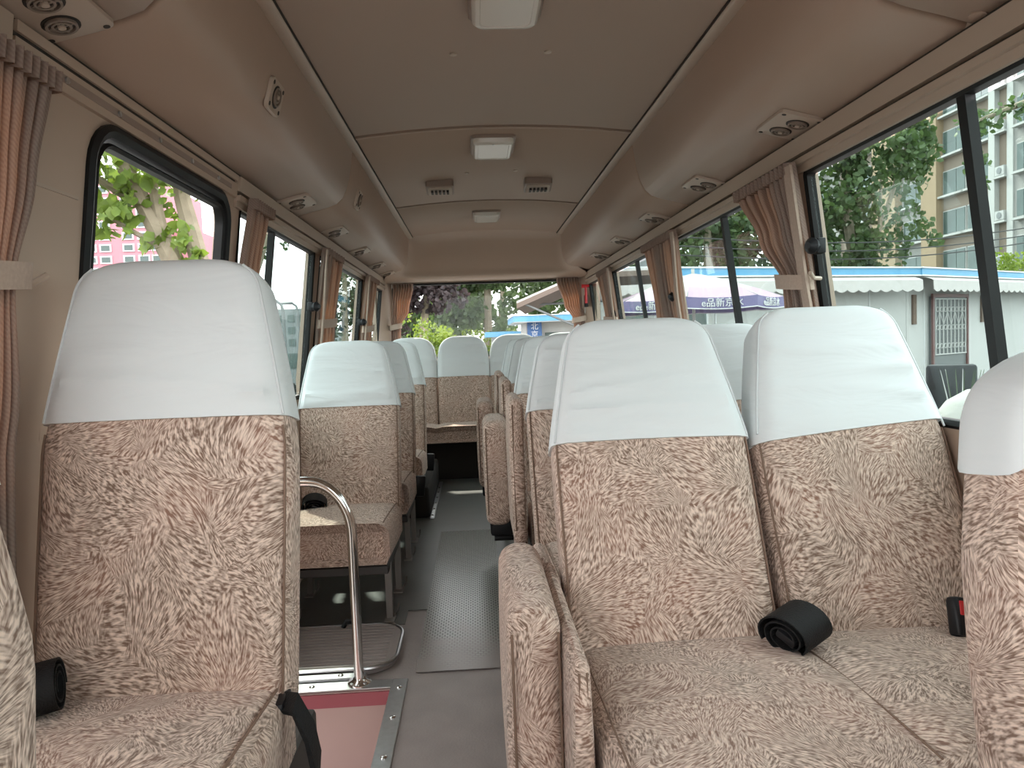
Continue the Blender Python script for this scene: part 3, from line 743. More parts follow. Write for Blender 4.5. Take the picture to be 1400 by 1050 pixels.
BK = Back()
def seat_single(name, label, x, yj, zf, seed, zj=0.36, group='single seats along the door side', details=True, W=0.43, H=0.735, legs=True, rec=REC, hem=0.445):
    """x centre, yj = depth of the back/cushion junction, zf = floor height"""
    B = Back(H=H)
    t = thing(name, label, 'seat', (x, yj, zf), group=group)
    mb = back_mesh(B, 0, 0, zj, rec); bo = obj('backrest', mb, 'fabric', t)
    for sg in (-1, 1):
        mb = MB(); mb.tube(edge_path(B, 0, 0, zj, sg, 0.0, 0.47, 0.002, rec), 0.0024, 6); obj('piping', mb, 'piping', bo)
    mb = back_mesh(B, 0, 0, zj, rec, hem, 0.0055, wrinkles(seed), True, 26); co = obj('headrest_cover', mb, 'cover', t); co['label'] = 'white cotton headrest cover'
    for sg in (-1, 1):
        mb = MB(); mb.tube(edge_path(B, 0, 0, zj, sg, hem+0.002, H-0.012, 0.0065, rec), 0.0026, 6); obj('seam', mb, 'seam', co)
    mb = MB(); cushion(mb, -0.218, 0.218, -0.44, 0.05, zj+0.02, 0.15, 0.025); cu = obj('cushion', mb, 'fabric', t)
    for sg in (-1, 1):
        mb = MB(); mb.tube([(sg*0.196, -0.42+0.44*k/10, zj+0.02+0.025*(1-k/10)+0.002+0.003*math.sin(k*PI/10)) for k in range(11)], 0.0024, 6); obj('piping', mb, 'piping', cu)
    if legs:
        mb = MB(); mb.box(-0.20, 0.20, -0.38, 0.06, zj-0.16, zj-0.128, 0.004); obj('seat_frame', mb, 'frame', t, False)
        for lx in (-0.185, 0.19):
            for ly in (-0.30, 0.03):
                mb = MB(); mb.box(lx-0.012, lx+0.012, ly-0.016, ly+0.016, 0.006, zj-0.14); mb.box(lx-0.02, lx+0.02, ly-0.05, ly+0.04, 0.0, 0.008, 0.002)
                mb.tube([(lx+0.018, ly+0.03, 0.006), (lx+0.03, ly+0.01, 0.03), (lx+0.034, ly, 0.06)], 0.004, 6)
                obj('leg', mb, 'greyleg', t)
    return t

# front seat ahead of the step well (raised)
L1 = seat_single('single_seat', 'beige plush single seat with white cover, raised beside the step well', -0.665, 1.205, 0.10, 11, legs=False, H=0.778, hem=0.487)
mb = MB(); mb.box(-0.205, 0.205, -0.40, 0.24, -0.10, 0.235, 0.01); obj('seat_box', mb, 'frame', L1)
mb = MB(); mb.box(0.185, 0.215, -0.03, 0.03, 0.345, 0.375, 0.004); obj('belt_anchor', mb, 'black', L1)
mb = MB(); mb.strip([(0.205, 0.0, 0.365), (0.235, -0.03, 0.375), (0.262, -0.055, 0.34), (0.272, -0.062, 0.295), (0.268, -0.066, 0.25)], (0.0, 0.042, 0.012), 0.008); obj('belt_webbing', mb, 'webbing', L1)
buckle(L1, (0.272, -0.075, 0.195), (0.06, 0.10, -0.35), 0.135, False)
r = belt_roll(L1, (-0.165, -0.060, 0.432), -1.2)
L2 = seat_single('single_seat', 'beige plush single seat with white cover just past the step well handrail', -0.672, 3.09, 0.0, 23)
belt_roll(L2, (-0.13, -0.05, 0.405), 0.2)
L3 = seat_single('single_seat', 'beige plush single seat third along the door side', -0.672, 3.88, 0.0, 37)
L4 = seat_single('single_seat', 'beige plush single seat before the rear bench on the door side', -0.665, 4.66, 0.0, 41, legs=False)
mb = MB(); mb.box(-0.2, 0.2, -0.26, 0.10, 0.196, 0.24, 0.005); obj('seat_frame', mb, 'frame', L4)
for s_ in (L3, L4): buckle(s_, (0.235, 0.01, 0.30), (0, 0.1, 0.3), 0.11, False)
# wheel arch box with studs beside the third seat
t = thing('wheel_box', 'dark carpeted wheel box under the rear single seats', 'box', (-0.66, 4.75, 0.004))
mb = MB(); mb.box(-0.27, 0.235, -0.36, 0.75, 0, 0.19, 0.02); obj('box_body', mb, 'dark', t)
mb = MB(); mb.box(0.235, 0.262, -0.4, 0.75, 0, 0.012, 0.003); st = obj('edge_strip', mb, 'alu', t)
for k in range(6):
    mb = MB(); mb.lathe([(0.006, 0.012), (0.005, 0.016)], 8, (0.249, -0.34+k*0.17, 0), False, True); obj('stud', mb, 'chrome', st)

def double_seat(label, yj, seed, first=False):
    RC = math.radians(24); yj -= 0.085
    t = thing('double_seat', label, 'seat', (0.492, yj, 0.0), group='double seats along the right windows')
    zj = 0.412; B = Back(H=0.74)
    for i, bx in enumerate((-0.226, 0.226)):
        B2 = Back(H=(0.748 if i == 0 else 0.762)-(0 if first else 0.024), wm=0.219, wb=0.216, wt=0.158)
        dz = 0.0
        mb = back_mesh(B2, bx, 0, zj+dz, RC); bo = obj('backrest', mb, 'fabric', t)
        for sg in (-1, 1):
            mb = MB(); mb.tube(edge_path(B2, bx, 0, zj, sg, 0.0, 0.45, 0.002, RC), 0.0024, 6); obj('piping', mb, 'piping', bo)
        hemf = (lambda x, q: 0.018*(x/0.2)+0.004) if i else (lambda x, q: 0.002)
        mb = back_mesh(B2, bx, 0, zj, RC, 0.447, 0.0055, wrinkles(seed+i*7), True, 26, hem=hemf); co = obj('headrest_cover', mb, 'cover', t); co['label'] = 'white cotton headrest cover'
        for sg in (-1, 1):
            mb = MB(); mb.tube(edge_path(B2, bx, 0, zj, sg, 0.453, B2.H-0.012, 0.0065, RC), 0.0026, 6); obj('seam', mb, 'seam', co)
    mb = MB(); cushion(mb, -0.437, 0.44, -0.505, 0.05, zj+0.022, 0.15, 0.03, 0.024, dips=(0.0,), nx=48); cu = obj('cushion', mb, 'fabric', t)
    for xx in (-0.42, 0.0, 0.415):
        mb = MB(); mb.tube([(xx, -0.475+0.495*k/14, zj+0.022+0.03*(1-(k/14))+(0.011*math.sin(PI*(0.1+0.8*k/14)) if xx == 0 else 0.004)) for k in range(15)], 0.0018, 6); obj('piping', mb, 'piping', cu)
    mb = MB(); mb.box(-0.42, 0.42, -0.40, 0.08, zj-0.16, zj-0.125, 0.004); obj('seat_frame', mb, 'frame', t, False)
    for lx in (-0.36, 0.36):
        for ly in (-0.30, 0.03):
            mb = MB(); mb.box(lx-0.014, lx+0.014, ly-0.016, ly+0.016, 0.0, zj-0.14); mb.box(lx-0.022, lx+0.022, ly-0.05, ly+0.04, 0.0, 0.008, 0.002); obj('leg', mb, 'greyleg', t)
    if first:
        belt_roll(t, (-0.022, -0.075, zj+0.076), -0.95)
        buckle(t, (0.318, -0.050, zj+0.070), (-0.35, 0.25, 0.25), 0.075)
    return t
dl = ['front beige plush double seat with white covers and a rolled black belt', 'second double seat behind the front double seat', 'third double seat from the front along the right windows', 'fourth double seat from the front along the right windows', 'fifth double seat, next to the rear bench']
RY = [1.485, 2.265, 3.05, 3.83, 4.61]
for i, y in enumerate(RY):
    double_seat(dl[i], y, 51+i*13, i == 0)

# folding aisle seats
def slab(mb, x0, x1, y0, y1, z0, z1, r=0.035, lean=0.0):
    rings = []
    def rg(z, ins):
        return [(x+lean*(z-z0), y, z) for x, y in rrect(x0+ins, x1-ins, y0+ins, y1-ins, max(0.01, min(r, (x1-x0)/2)-ins*0.6), 5)]
    for k in range(6):
        a = k*PI/2/5; rings.append(rg(z0+r*(1-math.cos(PI/2-(PI/2-a))) if False else z0+r*(1-math.cos(a))*0+r*(1-math.sin(PI/2-(PI/2-a))) if False else z0+r*(1-math.sin(a)), r*(1-math.cos(PI/2-a))*0.9) if False else rg(z0+r*math.sin(a)*1.0-0.0 if False else z0+r*(1-math.cos(a)), r*(1-math.sin(a))*0.9))
    for k in range(1, 8): rings.append(rg(z0+r+(z1-z0-2*r)*k/8, -0.004*math.sin(PI*k/8)))
    for k in range(6):
        a = k*PI/2/5; rings.append(rg(z1-r+r*math.sin(a), r*(1-math.cos(a))*0.9))
    mb.loft(rings, True, True, True)
def pipe_edge(parent, x, y, z0, z1, r=0.0024):
    mb = MB(); mb.tube([(x, y, z0+(z1-z0)*k/6) for k in range(7)], r, 6); obj('piping', mb, 'piping', parent)
def jump_seat(label, yj, pieces, legs=True):
    t = thing('folding_seat', label, 'seat', (0.0, yj, 0.0), group='folded aisle seats on the double seats')
    for nm, x0, x1, y0, y1, z0, z1, r in pieces:
        mb = MB(); slab(mb, x0, x1, y0, y1, z0, z1, r); o = obj(nm, mb, 'fabric', t)
        pipe_edge(o, x1-0.007, y0+0.003, z0+0.05, z1-r*0.9); pipe_edge(o, x0+0.009, y0+0.002, z0+0.05, z1-r*0.9)
    c = pieces[0]
    mb = MB(); mb.box(c[1]+0.015, min(c[2]+0.04, 0.040), c[3]+0.04, c[4]-0.05, c[5]-0.05, c[5]+0.02, 0.012); mb.tube([(c[1]+0.03, c[3]+0.10, c[5]-0.07), (min(c[2]+0.06, 0.040), c[3]+0.10, c[5]-0.07)], 0.014, 10)
    obj('hinge_bracket', mb, 'black', t)
    mb = MB(); mb.tube([(min(c[2]+0.03, 0.028), c[3]+0.16, c[5]-0.03), (min(c[2]+0.045, 0.03), c[3]+0.2, 0.0)], 0.012, 8); obj('leg', mb, 'frame', t)
    return t
jump_seat('folded plush aisle seat standing beside the front double seat', 1.485,
    [('cushion', -0.082, 0.012, -0.30, 0.16, 0.10, 0.60, 0.04), ('backrest', 0.013, 0.040, -0.42, 0.10, 0.12, 0.565, 0.018), ('side_bolster', 0.0, 0.040, 0.04, 0.28, 0.28, 0.56, 0.024)])
jump_seat('tall folded aisle seat back beside the second double seat', 2.265,
    [('backrest', -0.008, 0.040, 0.17, 0.50, 0.36, 0.86, 0.024), ('side_bolster', 0.006, 0.040, 0.20, 0.46, 0.14, 0.40, 0.02)])
jump_seat('folded aisle seat with cushion on a black hinge beside the third double seat', 3.05,
    [('cushion', -0.095, 0.005, -0.15, 0.18, 0.31, 0.74, 0.035), ('backrest', -0.008, 0.040, 0.16, 0.50, 0.36, 0.885, 0.024)])
jump_seat('folded aisle seat partly behind the one on the black hinge', 3.83,
    [('cushion', -0.120, -0.03, -0.15, 0.18, 0.31, 0.755, 0.035), ('backrest', -0.008, 0.040, 0.16, 0.50, 0.36, 0.885, 0.024)])

# rear bench
t = thing('rear_bench', 'beige plush rear bench with four white covered headrests', 'bench seat', (0, 5.93, 0.0))
zj = 0.40
for i in range(4):
    bx = -0.6475+i*0.4315
    B = Back(wb=0.212, wm=0.212, wt=0.175, sa=0.52, H=0.728, rc=0.10)
    mb = back_mesh(B, bx, 0, zj); obj('backrest', mb, 'fabric', t)
    B = Back(wb=0.211, wm=0.211, wt=0.175, sa=0.52, H=0.728, rc=0.10)
    mb = back_mesh(B, bx, 0, zj, REC, 0.39, 0.0055, wrinkles(90+i), True, 26); co = obj('headrest_cover', mb, 'cover', t); co['label'] = 'white cotton headrest cover'
mb = MB(); cushion(mb, -0.86, 0.86, -0.42, 0.05, zj+0.005, 0.12, 0.02, 0.015, dips=(-0.43, 0, 0.43), nx=60); obj('cushion', mb, 'fabric', t)
mb = MB(); mb.box(-0.86, 0.86, -0.30, 0.3, 0.003, zj-0.12, 0.01); obj('bench_box', mb, 'dark', t)

# near seats at the picture's edges
def near_seat(name, label, x, y, zj, B, seed, rz, hem, ss):
    t = thing(name, label, 'seat', (x, y, 0), (0, 0, rz))
    mb = back_mesh(B, 0, 0, zj, math.radians(8)); bo = obj('backrest', mb, 'fabric', t)
    mb = back_mesh(B, 0, 0, zj, math.radians(8), ss, 0.006, wrinkles(seed, 4), True, 26, hem=hem); co = obj('headrest_cover', mb, 'cover', t)
    co['label'] = 'white cotton headrest cover'
    mb = MB(); cushion(mb, -0.23, 0.23, -0.44, 0.05, zj+0.02, 0.15, 0.025); obj('cushion', mb, 'fabric', t)
    mb = MB(); mb.box(-0.2, 0.2, -0.36, 0.1, 0.0, zj-0.12, 0.01); obj('seat_box', mb, 'frame', t)
    return t
near_seat('driver_seat', 'beige plush front seat with white cover at the right window', 0.708, 0.72, 0.34, Back(wb=0.215, wm=0.220, wt=0.185, sa=0.42, H=0.695, D=0.13, rc=0.10), 201, 0.0, lambda x, q: 0.085*(1-(x/0.2)**2), 0.55)
near_seat('front_passenger_seat', 'beige plush front passenger seat ahead of the raised single seat', -0.672, 0.36, 0.36, Back(wb=0.236, wm=0.240, wt=0.16, sa=0.50, H=0.76, D=0.12, rc=0.09), 207, 0.0, None, 0.62)

# ------------------------------------------------------------------ curtains
def curtain(name, label, place, edges, n, amp, group=None, band=None, tie=None, cols=220, rows=34, seed=1, hook=None):
    """edges: list of (z, a0, a1, amp scale); place(a, d, z) -> world"""
    rnd = random.Random(seed); ph = [rnd.uniform(-0.6, 0.6) for _ in range(n*2+3)]
    t = thing(name, label, 'curtain', place((edges[0][1]+edges[0][2])/2, 0.02, edges[-1][0]), group=group)
    base = Vector(t.location)
    def at(z):
        for (za, a0, a1, k0), (zb, b0, b1, k1) in zip(edges, edges[1:]):
            if zb <= z <= za:
                f = (za-z)/(za-zb); f = f*f*(3-2*f) if abs((a1-a0)-(b1-b0)) > 0.02 else f
                return a0+(b0-a0)*f, a1+(b1-a1)*f, k0+(k1-k0)*f
        return edges[-1][1:]
    zs = [edges[0][0]+(edges[-1][0]-edges[0][0])*k/rows for k in range(rows+1)]
    F = []; Bk = []
    for z in zs:
        a0, a1, k = at(z); r1 = []; r2 = []
        for j in range(cols+1):
            u = j/cols; p = ph[int(u*n*2)]*(1-abs((u*n*2) % 1*2-1))
            d = 0.014+amp*1.9*k*(0.75+0.5*ph[int(u*n) % len(ph)])*abs(math.sin(PI*n*u+p*0.25))**0.8+0.004*math.sin(5*u+z*9)
            a = a0+(a1-a0)*(u+0.10/n*math.sin(4*PI*n*u+1))
            r1.append(Vector(place(a, d, z))-base); r2.append(Vector(place(a, d-0.0015, z))-base)
        F.append(r1); Bk.append(r2)
    mb = MB(); mb.loft(F, False)
    obj('curtain_cloth', mb, 'curtain', t, True, angle=80)
    # gathered header
    z0 = edges[0][0]; a0, a1, k = at(z0); mb = MB()
    mb.loft([[Vector(place(a0+(a1-a0)*j/cols, 0.020+amp*1.9*k*abs(math.sin(PI*n*j/cols))**0.8, z0-dz))-base for j in range(cols+1)] for dz in (-0.012, 0.0, 0.022)], False)
    obj('header_tape', mb, 'curtain', t, True)
    if band is not None:
        mb = MB(); rings = []
        for z in zs:
            a0, a1, k = at(z); e = a0 if band[0] < 0 else a1
            w_ = band[1]
            rings.append([Vector(place(e+q, dd, z))-base for q, dd in ((-w_/2, 0.050), (w_/2, 0.050), (w_/2, 0.042), (-w_/2, 0.042))])
        mb.loft(rings, True, True, True); obj('edge_band', mb, 'band', t, False)
    if tie is not None:
        a0, a1, k = at(tie); mb = MB(); m_ = (a0+a1)/2; hw = (a1-a0)/2+0.012
        rings = []
        for j in range(25):
            an = 2*PI*j/24; c = (m_+hw*math.cos(an), 0.032+0.036*math.sin(an))
            rings.append([Vector(place(c[0], max(0.004, c[1]), tie+dz+0.01*math.cos(an)))-base for dz in (-0.022, 0.022)])
        mb.loft(rings, False); obj('tieback', mb, 'band', t, True)
        if hook:
            p0 = Vector(place(m_+hook*hw, 0.0, tie))-base; p1 = Vector(place(m_+hook*(hw+0.02), 0.03, tie))-base; p2 = Vector(place(m_+hook*(hw+0.035), 0.045, tie+0.015))-base
            mb = MB(); mb.tube([p0, p1, p2], 0.006, 8); obj('hook', mb, 'trim', t)
    return t
PR = lambda a, d, z: (wx(z)-d-0.012, a, z)
PL = lambda a, d, z: (-(wx(z)-d-0.012), a, z)
PB = lambda a, d, z: (a, 6.275-d, z)
g = 'pleated brown window curtains'
curtain('curtain', 'tied back brown curtain with pale edge band beside the front double seat', PR, [(1.525, 2.10, 2.545, 1), (1.35, 2.10, 2.42, 0.9), (1.20, 2.10, 2.29, 0.6), (0.97, 2.08, 2.30, 0.8)], 14, 0.017, g, (-1, 0.045), 1.20, seed=3, hook=-1)
curtain('curtain', 'brown curtain bunched between the two umbrella windows', PR, [(1.525, 3.35, 3.98, 1), (1.2, 3.42, 3.92, 0.9), (0.97, 3.42, 3.92, 0.9)], 13, 0.017, g, (-1, 0.04), seed=4)
curtain('curtain', 'narrow brown curtain nearest the rear pillar on the right', PR, [(1.525, 4.98, 5.44, 1), (1.2, 5.02, 5.40, 0.7), (0.97, 5.02, 5.40, 0.9)], 9, 0.017, g, (-1, 0.05), 1.18, seed=5)
curtain('curtain', 'pleated grey brown curtain tied with a cord ahead of the door', PL, [(1.53, 0.90, 1.335, 1), (1.35, 0.95, 1.31, 0.9), (1.18, 1.05, 1.27, 0.5), (0.95, 1.0, 1.29, 0.8), (0.66, 0.98, 1.27, 0.9)], 20, 0.014, g, None, 1.18, cols=320, seed=6, hook=1)
curtain('curtain', 'short brown curtain on the pillar right after the door', PL, [(1.535, 2.45, 2.68, 1), (1.3, 2.42, 2.62, 0.8), (0.84, 2.43, 2.60, 0.8)], 9, 0.015, g, seed=7)
curtain('curtain', 'brown curtain gathered between the second and third left windows', PL, [(1.525, 3.60, 4.05, 1), (1.18, 3.63, 3.98, 0.7), (0.84, 3.62, 4.0, 0.9)], 7, 0.018, g, (-1, 0.03), 1.18, seed=8)
curtain('curtain', 'brown curtain beside the rear corner on the left', PL, [(1.525, 5.02, 5.52, 1), (1.18, 5.05, 5.44, 0.7), (0.84, 5.05, 5.46, 0.9)], 8, 0.018, g, (-1, 0.03), 1.18, seed=9)
curtain('curtain', 'orange glowing curtain tied back at the left end of the rear window', PB, [(1.555, -0.79, -0.615, 1), (1.35, -0.80, -0.66, 0.9), (1.21, -0.815, -0.735, 0.6), (0.98, -0.83, -0.74, 0.8)], 8, 0.014, g, None, 1.21, seed=10, hook=-1)
curtain('curtain', 'orange glowing curtain tied back at the right end of the rear window', PB, [(1.565, 0.60, 0.79, 1), (1.35, 0.66, 0.815, 0.9), (1.22, 0.735, 0.84, 0.6), (0.98, 0.75, 0.86, 0.8)], 8, 0.014, g, None, 1.22, seed=11, hook=1)

# ------------------------------------------------------------------ outside
GZ = -0.75
X = {}
def leafmat(name, a, b, tr):
    m = mat(name, a, 0.55, trans=(0.35, tr)); nt = m.node_tree; bs = nt.nodes['Principled BSDF']
    tc = nt.nodes.new('ShaderNodeTexCoord'); n = nt.nodes.new('ShaderNodeTexNoise'); n.inputs['Scale'].default_value = 2.2; n.inputs['Detail'].default_value = 5
    nt.links.new(tc.outputs['Object'], n.inputs['Vector'])
    rp = nt.nodes.new('ShaderNodeValToRGB'); rp.color_ramp.elements[0].position = 0.35; rp.color_ramp.elements[1].position = 0.65
    rp.color_ramp.elements[0].color = (*a, 1); rp.color_ramp.elements[1].color = (*b, 1)
    nt.links.new(n.outputs[0], rp.inputs[0]); nt.links.new(rp.outputs[0], bs.inputs['Base Color'])
    return m
M['leaf_bright'] = leafmat('plane_leaf', (0.07, 0.13, 0.02), (0.17, 0.24, 0.04), (0.20, 0.30, 0.03))
M['leaf_mid'] = leafmat('mid_green_leaf', (0.028, 0.055, 0.022), (0.10, 0.15, 0.055), (0.09, 0.15, 0.04))
M['leaf_dark'] = leafmat('dark_green_leaf', (0.018, 0.032, 0.018), (0.05, 0.075, 0.035), (0.04, 0.07, 0.02))
M['leaf_purple'] = leafmat('purple_leaf', (0.022, 0.015, 0.018), (0.060, 0.042, 0.045), (0.06, 0.035, 0.03))
M['leaf_lime'] = leafmat('lime_leaf', (0.09, 0.15, 0.015), (0.22, 0.28, 0.04), (0.22, 0.30, 0.03))
M['bark'] = mat('plane_bark', (0.26, 0.22, 0.16), 0.9, noise=(0.45, 9), bump=0.4, bscale=25)
M['asphalt'] = mat('asphalt', (0.10, 0.098, 0.092), 0.9, noise=(0.2, 1.5), bump=0.2, bscale=60)
M['kwhite'] = mat('white_kiosk_panel', (0.44, 0.435, 0.42), 0.6, noise=(0.05, 1.0))
M['kblue'] = mat('blue_fascia', (0.09, 0.29, 0.48), 0.45)
M['ktrim'] = mat('white_fascia_edge', (0.6, 0.6, 0.6), 0.5)
M['awn'] = mat('striped_awning_cloth', (0.55, 0.52, 0.50), 0.8, noise=(0.10, 14), trans=(0.15, (0.5, 0.48, 0.45)))
M['awnunder'] = mat('brown_awning_lining', (0.16, 0.12, 0.10), 0.8)
M['grille'] = mat('white_iron', (0.42, 0.42, 0.40), 0.5)
M['doorgrey'] = mat('grey_door', (0.10, 0.105, 0.105), 0.5)
M['maroon'] = mat('maroon_frame', (0.13, 0.05, 0.045), 0.5)
M['wood'] = mat('wood_plaque', (0.13, 0.085, 0.06), 0.7, noise=(0.3, 8))
M['tan'] = mat('tan_cladding', (0.27, 0.20, 0.125), 0.8, noise=(0.1, 0.6))
M['aptgrey'] = mat('pale_grey_render', (0.26, 0.255, 0.24), 0.8, noise=(0.06, 0.4))
M['aptwhite'] = mat('white_render', (0.38, 0.385, 0.37), 0.8)
M['aptbrown'] = mat('brown_spandrel', (0.20, 0.16, 0.125), 0.8)
M['aptglass'] = mat('apartment_glass', (0.055, 0.085, 0.078), 0.12, noise=(0.35, 0.5))
M['pink'] = mat('pink_tower_render', (0.46, 0.20, 0.235), 0.85)
M['pinkwin'] = mat('tower_window_white', (0.55, 0.53, 0.56), 0.6)
M['umbw'] = mat('umbrella_white', (0.42, 0.40, 0.42), 0.7, trans=(0.3, (0.5, 0.46, 0.5)))
M['umbp'] = mat('umbrella_pink', (0.42, 0.30, 0.38), 0.7, trans=(0.3, (0.6, 0.42, 0.52)))
M['umbv'] = mat('umbrella_violet', (0.15, 0.13, 0.25), 0.7)
M['signblue'] = mat('sign_blue', (0.02, 0.085, 0.24), 0.4)
M['white'] = mat('white_lettering', (0.6, 0.6, 0.6), 0.5)
M['carwhite'] = mat('white_car_paint', (0.42, 0.43, 0.44), 0.25)
M['carglass'] = mat('dark_car_glass', (0.02, 0.025, 0.03), 0.08)
M['steel'] = mat('grey_lamp_steel', (0.16, 0.17, 0.17), 0.5)
M['sack'] = mat('white_sack', (0.30, 0.30, 0.285), 0.8, bump=0.5, bscale=20)
M['wire'] = mat('black_cable', (0.03, 0.03, 0.03), 0.7)
M['far'] = mat('far_grey_block', (0.20, 0.22, 0.22), 0.8, noise=(0.1, 0.3))

mb = MB(); mb.box(-120, 120, -60, 160, GZ-0.2, GZ); g_ = struct('ground', mb, 'asphalt', label='grey asphalt yard around the bus')

LEAF = [(0, -.5), (.16, -.18), (.46, -.16), (.30, .08), (.34, .30), (.12, .22), (0, .5), (-.12, .22), (-.34, .30), (-.30, .08), (-.46, -.16), (-.16, -.18)]
LEAF6 = [(0, -.5), (.34, -.15), (.26, .22), (0, .5), (-.26, .22), (-.34, -.15)]
def leaves(clusters, size, seed, base, shape=LEAF6):
    rnd = np.random.default_rng(seed); V = []; F = []; n0 = 0
    sh = np.array([(x, y, 0.12*abs(x)) for x, y in shape])
    for c, r, n in clusters:
        r = np.array(r if isinstance(r, tuple) else (r, r, r), float)
        d = rnd.normal(size=(n, 3)); d /= np.linalg.norm(d, axis=1)[:, None]
        P = np.array(c)-np.array(base) + d*r*rnd.uniform(0.25, 1.0, (n, 1))**0.6
        A = rnd.normal(size=(n, 3)); A[:, 2] -= 0.4; A /= np.linalg.norm(A, axis=1)[:, None]
        Bv = rnd.normal(size=(n, 3)); Bv -= A*(A*Bv).sum(1)[:, None]; Bv /= np.linalg.norm(Bv, axis=1)[:, None]
        Cv = np.cross(A, Bv); s = size*rnd.uniform(0.6, 1.25, (n, 1))
        for p, a, b, c3, q in zip(P, A, Bv, Cv, s):
            V.append(p + (sh[:, 1:2]*a + sh[:, 0:1]*b + sh[:, 2:3]*c3)*q)
    V = np.concatenate(V); k = len(shape); n = len(V)//k
    F = np.arange(n*k).reshape(n, k)
    m = MB(); m.v = [tuple(v) for v in V.tolist()]; m.f = [tuple(f) for f in F.tolist()]
    return m
def tree(name, label, base, limbs, clusters, lm, size, seed, group=None, bark='bark', single=0):
    t = thing(name, label, 'tree' if 'shrub' not in name else 'shrub', base, group=group)
    b = Vector(base)
    for i, (pts, r0, r1) in enumerate(limbs):
        P = [Vector(p)-b for p in pts]; n = len(P)
        # smooth the path
        Q = []
        for k in range(n-1):
            for s in range(4): Q.append(P[k].lerp(P[k+1], s/4))
        Q.append(P[-1])
        m = MB(); m.tube(Q, [r0+(r1-r0)*k/(len(Q)-1) for k in range(len(Q))], 8); obj('trunk' if i == 0 else 'branch', m, bark, t)
    m = leaves(clusters, size, seed, base); o = obj('foliage', m, lm, t, False); o['kind'] = 'stuff'
    if single:
        rnd = random.Random(seed); lmsh = MB(); lmsh.add([(x, y, 0.12*abs(x)) for x, y in LEAF], [tuple(range(len(LEAF)))]); me = mesh('leaf', lmsh, lm, False)
        for k in range(single):
            c, r, n = rnd.choice(clusters); r = r if isinstance(r, tuple) else (r, r, r)
            d = Vector((rnd.gauss(0, 1), rnd.gauss(0, 1)-0.9, rnd.gauss(0, 1))).normalized()
            p = Vector(c)-b+Vector((d.x*r[0], d.y*r[1], d.z*r[2]))*rnd.uniform(0.6, 1.05)
            lo = link('leaf', me, t, p, (rnd.uniform(0.6, 2.4), rnd.uniform(-0.6, 0.6), rnd.uniform(0, 6.28))); s = size*rnd.uniform(0.8, 1.4); lo.scale = (s, s, s)
    return t
rn = random.Random(5)
def cl(n, xr, yr, zr, r, k):
    return [((rn.uniform(*xr), rn.uniform(*yr), rn.uniform(*zr)), rn.uniform(r*0.7, r*1.2), k) for _ in range(n)]
# plane tree outside the door window
tree('plane_tree', 'plane tree with pale leaning trunks outside the door window', (-2.55, 7.0, GZ),
     [([(-2.55, 7.0, GZ), (-2.62, 7.0, 1.2), (-2.85, 7.0, 1.85), (-3.1, 6.95, 2.45), (-3.5, 6.8, 3.5)], 0.15, 0.06),
      ([(-2.65, 7.0, 1.0), (-2.62, 7.0, 1.8), (-2.78, 7.05, 2.5), (-2.85, 7.1, 4.0)], 0.11, 0.06),
      ([(-2.95, 7.0, 2.1), (-2.98, 6.9, 2.6), (-2.95, 6.9, 3.4)], 0.06, 0.03), ([(-3.1, 6.95, 2.4), (-3.5, 6.8, 2.7), (-3.9, 6.6, 2.8)], 0.04, 0.02), ([(-2.9, 7, 2.0), (-3.2, 6.8, 2.2), (-3.6, 6.6, 2.55)], 0.03, 0.012)],
     cl(9, (-4.1, -3.2), (6.3, 7.0), (2.55, 3.0), 0.28, 42) + cl(8, (-3.3, -2.7), (6.4, 7.2), (2.55, 3.1), 0.26, 38) + cl(5, (-3.75, -3.15), (6.3, 6.8), (2.25, 2.5), 0.17, 24)
     + [((-2.75, 6.9, 2.12), 0.17, 22), ((-2.68, 6.9, 1.9), 0.13, 14), ((-3.0, 6.9, 2.05), 0.10, 8), ((-3.9, 6.6, 1.78), 0.18, 16), ((-3.4, 6.6, 1.68), 0.12, 8), ((-2.45, 6.9, 2.65), 0.18, 18), ((-4.0, 6.5, 2.1), 0.15, 8)],
     'leaf_bright', 0.125, 3, single=200)
# pink tower
def tower():
    t = thing('pink_tower', 'tall pink tower block with columns of white windows', 'building', (-37, 82, GZ))
    mb = MB(); mb.box(-9.5, 3.6, 0, 12, 0, 20.5); mb.box(3.6, 6.5, 3, 12, 0, 15.5); obj('wall', mb, 'pink', t, False)
    wm = MB(); wm.box(-0.62, 0.62, -0.12, 0.1, -0.42, 0.42); me = mesh('window', wm, 'pinkwin', False)
    pm = MB(); pm.box(-0.45, 0.45, -0.14, -0.1, -0.28, 0.28); pme = mesh('pane', pm, 'aptglass', False)
    for x in (-8.6, -6.8, -4.1, -2.55, -0.1, 1.5, 2.9):
        for k in range(10):
            if 8.5+k*1.25 > 20: continue
            w_ = link('window', me, t, (x, 0, 8.5+k*1.25)); link('pane', pme, w_)
tower()
